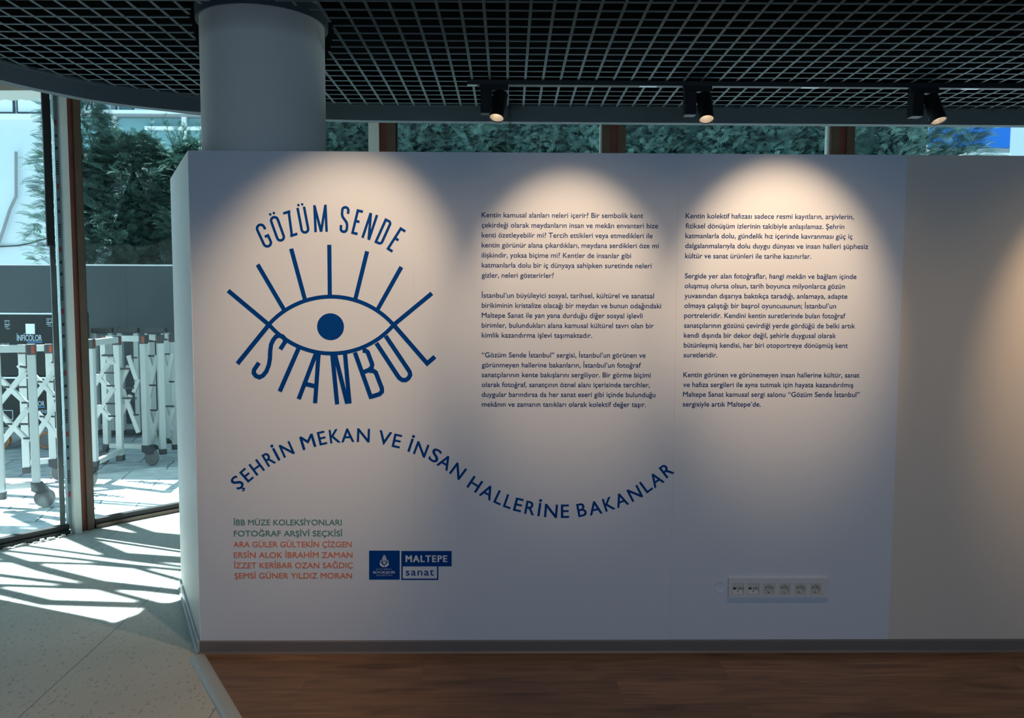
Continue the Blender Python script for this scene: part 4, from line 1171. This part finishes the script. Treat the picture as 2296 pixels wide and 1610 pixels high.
for (x0, y0, x1, y1) in ((11, 716, 24, 738), (105, 712, 119, 732), (3, 769, 23, 776)):
    a, b = at_y(x0, y0, YC), at_y(x1, y1, YC)
    V, F = [], []
    for i in range(4):
        for j in range(5):
            if (i * 3 + j * 5) % 7 == 0: continue
            u0, v0 = a.x - ct.location.x + (b.x - a.x) * i / 4, b.z - ct.location.z + (a.z - b.z) * j / 5
            u1, v1 = u0 + (b.x - a.x) * (0.12 + 0.05 * (j % 3)), v0 + (a.z - b.z) * 0.09
            k = len(V); V += [(u0, v0), (u1, v0), (u1, v1), (u0, v1)]; F.append((k, k + 1, k + 2, k + 3))
    flat('print_marks', V, F, M['case_print'], ct, -0.008)
ctext(ct, 'AKTAS', 79, 89, 790, 3.5, M['case_print']) if False else None
lt, la_, lb_, lzb = case(-60, 127, 846, 958, 'lower black case on orange-ringed wheels behind the left gate')
ctext(lt, 'COLOR', 66, 101, 910, 11, M['case_print'], 0.01)
cbox(lt, 'underline', 70, 912, 101, 914, M['case_blue'])
ctext(lt, '-SERIES', 86, 108, 926, 7, M['case_print'])
a, b = at_y(8, 920, YC), at_y(30, 940, YC)
P4 = [(a.x - lt.location.x, a.z - lt.location.z), (b.x - lt.location.x, a.z - lt.location.z), (b.x - lt.location.x, b.z - lt.location.z), (a.x - lt.location.x, b.z - lt.location.z)]
V, F = poly_strokes([P4 + [P4[0]]], 0.008)
flat('print_marks', V, F, M['case_print'], lt, -0.008)
for px in (5, 106):
    wc = at_y(px, 970, YC + 0.05)
    wl = Matrix.Translation((wc.x - lt.location.x, 0.05, 0.085 - lt.location.z)) @ Matrix.Rotation(math.radians(90), 4, 'X')
    wh = MB().lathe([(0.0, -0.02), (0.072, -0.02), (0.072, 0.02), (0.0, 0.02)], 28, wl).build('wheel', M['wheel'], lt)
    MB().lathe([(0.072, -0.024), (0.086, -0.024), (0.086, 0.024), (0.072, 0.024)], 28, wl, closed=True).build('tyre', M['wheel_orange'], wh)

# dark hoarding with a white cap
fn = empty('hoarding', (0, 10.2, 0), 'dark blue-grey hoarding with a thin white cap behind the gates', 'fence')
for i in range(9):
    x0 = -9.0 + i * 2.1
    MB().box(x0 + 0.0005, x0 + 2.0985, 0, 0.05, -0.02, 2.015).build('board', M['fence'], fn)
MB().box(-9.0, 9.9, -0.01, 0.06, 2.015, 2.033).build('cap_rail', M['fence_top'], fn)

# ------------------------------------------------------------------ planting
def frond():
    """flat feathery cypress spray along +x, about 1 long, drooping at the tip: side shoots that fork again"""
    V, F = [], []
    def quad(a, b, w0, w1):
        a, b = Vector(a), Vector(b)
        d = (b - a).normalized(); n = d.cross(Vector((0, 0, 1))).normalized()
        k = len(V)
        V.extend([a + n * w0, a - n * w0, b - n * w1, b + n * w1]); F.append((k, k + 1, k + 2, k + 3))
    def ax(t): return Vector((t, 0, 0.20 * t - 0.42 * t * t))
    for i in range(3): quad(ax(i / 3), ax((i + 1) / 3), 0.026 - 0.006 * i, 0.020 - 0.006 * i)
    for i in range(7):
        t = 0.12 + i * 0.115
        L = 0.40 * (1 - t) ** 0.8 + 0.08
        for s in (-1, 1):
            a = ax(t); b = a + Vector((L * 0.50, s * L * 0.36, 0.02 - 0.05 * t)); e = a + Vector((L * 1.05, s * L * 0.50, -0.05 - 0.08 * t))
            quad(a, b, 0.010, 0.013); quad(b, e, 0.013, 0.003)
            c = b + Vector((L * 0.24, s * L * 0.34, -0.02)); quad(b, c, 0.010, 0.003)
            c = b + Vector((L * 0.40, s * L * -0.04, 0.0)); quad(b, c, 0.009, 0.003)
    return np.array([tuple(v) for v in V]), np.array(F)
FV, FF = frond()
def spray_mesh(name, bases, dirs, sizes, rolls):
    n = len(bases)
    B = np.asarray(bases); D = np.asarray(dirs); D = D / np.linalg.norm(D, axis=1)[:, None]
    Z = np.tile(np.array([0, 0, 1.0]), (n, 1))
    Yv = np.cross(Z, D); ln = np.linalg.norm(Yv, axis=1)[:, None]; Yv = Yv / np.maximum(ln, 1e-3)
    Zv = np.cross(D, Yv)
    c, s = np.cos(rolls)[:, None], np.sin(rolls)[:, None]
    Y2 = Yv * c + Zv * s; Z2 = -Yv * s + Zv * c
    S = np.asarray(sizes)[:, None]
    P = B[:, None, :] + S[:, None, :] * (FV[None, :, 0:1] * D[:, None, :] + FV[None, :, 1:2] * Y2[:, None, :] + FV[None, :, 2:3] * Z2[:, None, :])
    P = P.reshape(-1, 3)
    Fa = (FF[None, :, :] + (np.arange(n) * len(FV))[:, None, None]).reshape(-1, 4)
    me = bpy.data.meshes.new(name)
    me.vertices.add(len(P)); me.vertices.foreach_set('co', P.astype(np.float32).ravel())
    me.loops.add(Fa.size); me.loops.foreach_set('vertex_index', Fa.astype(np.int32).ravel())
    me.polygons.add(len(Fa)); me.polygons.foreach_set('loop_start', np.arange(0, Fa.size, 4, dtype=np.int32))
    me.polygons.foreach_set('loop_total', np.full(len(Fa), 4, dtype=np.int32))
    me.update(calc_edges=True); me.validate()
    return me
def tree(cx, cy, h, rad, n, label, seed, z0=0.5, leaders=0, name='cypress_tree'):
    rg = np.random.default_rng(seed)
    t = empty(name, (cx, cy, -0.02), label, 'tree', 'cypresses behind the hoarding')
    B, D, S, R = [], [], [], []
    def rad_at(u, a):
        return rad * (1.0 - 0.50 * max(0, u - 0.45) / 0.55 - 0.35 * max(0, u - 0.85) / 0.15) * (1 + 0.16 * math.sin(3 * a + seed) + 0.12 * math.sin(7 * u * 3 + 2 * a))
    for _ in range(n):
        u = rg.random() ** 0.85; a = rg.uniform(0, 2 * math.pi)
        z = z0 + (h - z0) * u
        # boughs: clusters stepped in height
        r = rad_at(u, a) * rg.uniform(0.62, 1.02)
        B.append((r * math.cos(a) * 0.9, r * math.sin(a) * 0.9, z))
        el = rg.normal(0.22, 0.30)
        aa = a + rg.normal(0, 0.55)
        D.append((math.cos(aa), math.sin(aa), math.tan(max(-1.2, min(1.3, el)))))
        S.append(rg.uniform(0.13, 0.27)); R.append(rg.normal(0, 0.35))
    br = MB()
    for k in range(leaders):
        a = rg.uniform(0, 2 * math.pi); r = rad * rg.uniform(0.1, 0.75)
        p0 = np.array([r * math.cos(a), r * math.sin(a), h - 0.5]); L = rg.uniform(0.5, 1.0)
        dv = np.array([0.28 * math.cos(a), 0.28 * math.sin(a), 1.0])
        br.tube([p0, p0 + dv * L * 0.9], [0.010, 0.003], 5)
        for j in range(24):
            f = rg.uniform(0.1, 1.0); q = p0 + dv * L * f
            aa = rg.uniform(0, 2 * math.pi)
            B.append(tuple(q)); D.append((math.cos(aa), math.sin(aa), rg.uniform(0.7, 1.8))); S.append(rg.uniform(0.10, 0.19) * (1.15 - 0.5 * f)); R.append(rg.normal(0, 0.35))
    # side boughs reaching out of the mass
    for k in range(int(n / 130)):
        u = rg.uniform(0.1, 0.95); a = rg.uniform(0, 2 * math.pi); r0 = rad_at(u, a) * 0.6; L = rad * rg.uniform(0.45, 0.8)
        p0 = np.array([r0 * math.cos(a), r0 * math.sin(a), z0 + (h - z0) * u]); dv = np.array([math.cos(a), math.sin(a), rg.uniform(-0.1, 0.55)])
        br.tube([p0, p0 + dv * L], [0.009, 0.002], 5)
        for j in range(15):
            f = rg.uniform(0.2, 1.0); q = p0 + dv * L * f
            aa = a + rg.normal(0, 0.6)
            B.append(tuple(q)); D.append((math.cos(aa), math.sin(aa), dv[2] + rg.normal(0.15, 0.35))); S.append(rg.uniform(0.11, 0.21) * (1.15 - 0.4 * f)); R.append(rg.normal(0, 0.35))
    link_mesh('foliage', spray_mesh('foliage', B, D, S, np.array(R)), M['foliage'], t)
    br.tube([(0, 0, 0), (0.02, 0.01, h * 0.5), (0, 0, h - 0.3)], [0.07, 0.05, 0.015], 10)
    br.build('trunk', M['bark'], t)
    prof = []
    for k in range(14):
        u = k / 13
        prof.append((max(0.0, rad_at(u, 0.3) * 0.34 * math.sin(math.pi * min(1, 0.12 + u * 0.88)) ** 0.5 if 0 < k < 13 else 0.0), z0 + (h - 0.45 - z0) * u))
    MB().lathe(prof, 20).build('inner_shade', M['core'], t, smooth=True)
    return t
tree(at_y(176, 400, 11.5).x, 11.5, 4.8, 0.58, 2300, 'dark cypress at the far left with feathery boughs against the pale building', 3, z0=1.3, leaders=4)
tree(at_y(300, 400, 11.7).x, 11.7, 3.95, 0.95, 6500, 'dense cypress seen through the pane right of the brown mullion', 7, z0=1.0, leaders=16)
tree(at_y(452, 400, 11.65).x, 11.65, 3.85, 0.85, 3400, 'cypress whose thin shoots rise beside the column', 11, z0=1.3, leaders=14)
# long hedge above the partition
rg = np.random.default_rng(21)
hd = empty('cypress_hedge', (0, 11.6, 0), 'long blue-green cypress hedge filling the windows above the partition', 'hedge')
B, D, S, R = [], [], [], []
HX0, HX1 = -3.4, 6.55
def hedge_front(x, z): return -0.55 - 0.16 * math.sin(2.9 * x + 1.1 * z) - 0.10 * math.sin(7.3 * x - 2 * z) - 0.08 * math.sin(5.1 * z + x)
for _ in range(24000):
    x = rg.uniform(HX0, HX1); z = rg.uniform(2.1, 4.95)
    if x > 4.9 and z > 5.5 - (x - 4.9) * 0.85 + rg.normal(0, 0.12): continue
    y = hedge_front(x, z) + rg.uniform(0.0, 0.22)
    B.append((x, y, z)); aa = -math.pi / 2 + rg.normal(0, 0.8)
    D.append((math.cos(aa), math.sin(aa), rg.normal(0.35, 0.45))); S.append(rg.uniform(0.10, 0.22)); R.append(rg.normal(0, 0.35))
for k in range(60):
    x = rg.uniform(5.6, 6.5); z = rg.uniform(2.6, 4.4)
    for j in range(9):
        B.append((x + rg.uniform(0, 0.35), hedge_front(x, z) + 0.1, z + rg.uniform(-0.1, 0.2))); D.append((1, rg.normal(-0.3, 0.3), rg.normal(0.5, 0.3))); S.append(rg.uniform(0.14, 0.30)); R.append(rg.normal(0, 0.35))
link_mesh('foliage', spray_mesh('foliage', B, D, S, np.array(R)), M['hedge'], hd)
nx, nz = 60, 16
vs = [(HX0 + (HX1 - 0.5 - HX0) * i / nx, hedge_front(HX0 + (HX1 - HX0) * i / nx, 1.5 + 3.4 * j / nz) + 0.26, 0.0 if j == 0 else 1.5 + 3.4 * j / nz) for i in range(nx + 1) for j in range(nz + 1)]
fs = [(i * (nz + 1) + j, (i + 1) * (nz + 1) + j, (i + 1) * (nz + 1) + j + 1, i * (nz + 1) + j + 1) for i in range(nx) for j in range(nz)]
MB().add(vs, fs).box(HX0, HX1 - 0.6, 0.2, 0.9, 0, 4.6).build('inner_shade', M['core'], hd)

# ------------------------------------------------------------------ buildings behind
YBD = 18.0
def Bd(px, py): return at_y(px, py, YBD)
bl = empty('apartment_building', (0, YBD, 0), 'pale rendered building with balconies behind the cypresses', 'building')
x_split = Bd(175, 300).x
zl = Bd(60, 265).z
MB().box(-16, x_split, 0, 4, -0.1, 12.0).build('wall', M['bwall'], bl)
MB().box(x_split, -1.0, 1.6, 4, -0.1, 12.0).build('recessed_wall', M['bwall'], bl)
MB().box(-16, x_split + 0.02, -0.16, 0.0, zl - 0.03, zl + 0.06).build('ledge', M['bledge'], bl)
def bwin(px0, py0, px1, py1, m='bcurtain', y=-0.03):
    a, b = Bd(px0, py0), Bd(px1, py1)
    f = MB().box(a.x, b.x, y, 0.05, b.z, a.z).build('window', M['bdark'], bl)
    MB().box(a.x + 0.04, b.x - 0.04, y - 0.012, y, b.z + 0.04, a.z - 0.04).build('window_pane', M[m], f)
bwin(-60, 200, 35, 256, 'bledge'); bwin(37, 200, 100, 256, 'bledge')
# balcony slab, parapet and posts of the recessed part
z1_, z0_ = Bd(260, 252).z, Bd(260, 263).z
MB().box(x_split, -1.0, -0.2, 1.6, z0_, z1_ - 0.07).build('balcony_slab', M['bcurtain'], bl)
MB().box(x_split, -1.0, -0.24, 1.6, z1_ - 0.07, z1_).build('balcony_edge', M['bledge'], bl)
MB().box(x_split, -1.0, -0.02, 0.0, Bd(300, 345).z, z0_ - 0.02).build('balcony_glass', M['bteal'], bl)
for px in (259, 416):
    p = Bd(px, 280)
    MB().box(p.x - 0.05, p.x + 0.05, -0.1, 0.0, 0.0, z0_).build('balcony_post', M['bledge'], bl)
a, b = Bd(330, 286), Bd(470, 294)
MB().box(a.x, b.x, -0.14, -0.04, b.z, a.z).build('balcony_rail', M['bledge'], bl)
for px0, px1, py0, py1, mk in ((207, 232, 190, 251, 'bglass'), (236, 262, 190, 251, 'bcurtain'), (266, 300, 190, 251, 'bglass'), (196, 240, 268, 330, 'bglass'), (270, 405, 266, 330, 'bglass')):
    a, b = at_y(px0, py0, YBD + 1.57), at_y(px1, py1, YBD + 1.57)
    f = MB().box(a.x, b.x, 1.57, 1.62, b.z, a.z).build('window', M['bdark'], bl)
    MB().box(a.x + 0.03, b.x - 0.03, 1.55, 1.57, b.z + 0.03, a.z - 0.03).build('window_pane', M[mk], f)
# cable and drain pipe on the pale wall
cp = [at_y(px, py, YBD - 0.05) for px, py in ((-60, 552), (0, 553), (40, 551), (70, 545), (100, 536), (150, 530), (200, 528))]
tag(MB().tube(cp, 0.016, 6).build('cable', M['cable']), 'black cable sagging across the pale building wall', 'cable')
dp = [at_y(px, py, YBD - 0.12) for px, py in ((-8, 560), (6, 520), (22, 470), (36, 440), (36, 400), (36, 340))]
tag(MB().tube(dp, 0.032, 8).build('drain_pipe', M['pipe']), 'grey drain pipe slanting down the pale building wall', 'pipe')

YB2 = 15.0
bb = empty('blue_board', (0, YB2, 0), 'bright blue board beyond the hedge at the right edge', 'board')
a, b = at_y(2090, 262, YB2), at_y(2264, 331, YB2)
MB().box(a.x, b.x, 0, 0.12, b.z, a.z + 0.6).build('panel', M['blue'], bb)
c0 = at_y(2100, 331, YB2).z
MB().box(a.x, b.x, 0.02, 0.1, 0, c0).build('skirt', M['bcurtain'], bb)
a, b = at_y(2268, 250, YB2 + 0.01), at_y(2500, 400, YB2)
tag(MB().box(a.x, b.x + 2, YB2 + 0.01, YB2 + 3, 0, 7.5).build('pale_building', M['bwall']), 'pale cyan building corner at the far right above the partition', 'building')
a, b = at_y(2168, 343, 13.0), at_y(2262, 350, 13.0)
rw = empty('low_wall', (a.x, 13.0, 0), 'low white capped wall in front of the blue board', 'wall')
MB().box(0, b.x - a.x, 0, 0.3, 0, a.z - 0.03).build('wall_body', M['bcurtain'], rw)
MB().box(-0.03, b.x - a.x + 0.03, -0.03, 0.33, a.z - 0.03, a.z).build('coping', M['bledge'], rw)

# ------------------------------------------------------------------ awning outside
AZ = at_y(60, 232, 7.95).z
aw = empty('awning', (0, 0, 0), 'cream awning with a scalloped valance over the paving', 'awning')
A0, A1 = Vector((-9.0, 8.05)), Vector((-2.0, 7.70))
def ap(f): return A0 + (A1 - A0) * f
vs, fs = [], []
N = 180
for i in range(N + 1):
    p = ap(i / N)
    dz = 0.012 * abs(math.sin(i * math.pi / 4))
    vs += [(p.x, p.y, AZ + 0.10), (p.x, p.y, AZ - dz + 0.012), (p.x, p.y + 0.006, AZ - dz + 0.012), (p.x, p.y + 0.006, AZ + 0.10)]
for i in range(N):
    for k in range(4):
        fs.append((4 * i + k, 4 * i + (k + 1) % 4, 4 * i + 4 + (k + 1) % 4, 4 * i + 4 + k))
MB().add(vs, fs).build('valance', M['awning'], aw)
MB().bar((A0.x, A0.y + 0.03, AZ + 0.15), (A1.x, A1.y + 0.03, AZ + 0.15), 0.08, 0.11).build('cassette', M['brown'], aw, bevel=0.01)
MB().add([(A0.x, A0.y, AZ + 0.10), (A1.x, A1.y, AZ + 0.10), (A1.x + 0.1, 10.8, AZ + 0.93), (A0.x, 10.8, AZ + 0.93),
          (A0.x, A0.y, AZ + 0.11), (A1.x, A1.y, AZ + 0.11), (A1.x + 0.1, 10.8, AZ + 0.94), (A0.x, 10.8, AZ + 0.94)],
         [(3, 2, 1, 0), (4, 5, 6, 7), (0, 1, 5, 4), (1, 2, 6, 5), (2, 3, 7, 6), (3, 0, 4, 7)]).build('canopy', M['awning'], aw)
for p in (A0 + Vector((0.1, 0.05)), A1 + Vector((-0.25, 0.06))):
    MB().box(p.x - 0.03, p.x + 0.03, p.y - 0.03, p.y + 0.03, -0.02, AZ + 0.11).build('post', M['white_alu'], aw)
# unseen bars added only to cast the shadow stripes on floor and paving
sh = SUN_H * (AZ + 0.05) / math.tan(SUN_EL)
K3 = 3.157
def flo(x, y):
    p = at_z(x / K3, 1100 + y / K3, 0.0)
    return Vector((p.x - sh.x, p.y - sh.y, AZ + 0.05))
for pts, w in (([(150, 385), (880, 488), (1400, 552)], 0.045), ([(60, 428), (940, 530), (1400, 575)], 0.05), ([(-60, 440), (300, 555), (700, 655), (1400, 735)], 0.09), ([(-60, 500), (640, 520), (960, 545), (1300, 640)], 0.05),
               ([(-60, 592), (640, 680), (1400, 722)], 0.06), ([(-60, 668), (700, 692), (1010, 775)], 0.055), ([(-60, 700), (330, 792), (1010, 812)], 0.09), ([(640, 372), (850, 460), (1400, 500)], 0.13),
               ([(560, 300), (1400, 358)], 0.16), ([(860, 238), (1060, 305), (1400, 338)], 0.10), ([(640, 50), (1400, 100)], 0.05), ([(640, 65), (1400, 120)], 0.05), ([(-40, 100), (430, 128)], 0.07), ([(-40, 232), (430, 240)], 0.05)):
    P = [flo(*p) for p in pts]
    # run each bar on past the visible stripe at both ends
    d0 = (P[0] - P[1]).normalized(); d1 = (P[-1] - P[-2]).normalized()
    P = [P[0] + d0 * 1.2] + P + [P[-1] + d1 * 0.2]
    MB().tube(P, w / 2, 8).build('shadow_bar', M['white_alu'], aw)
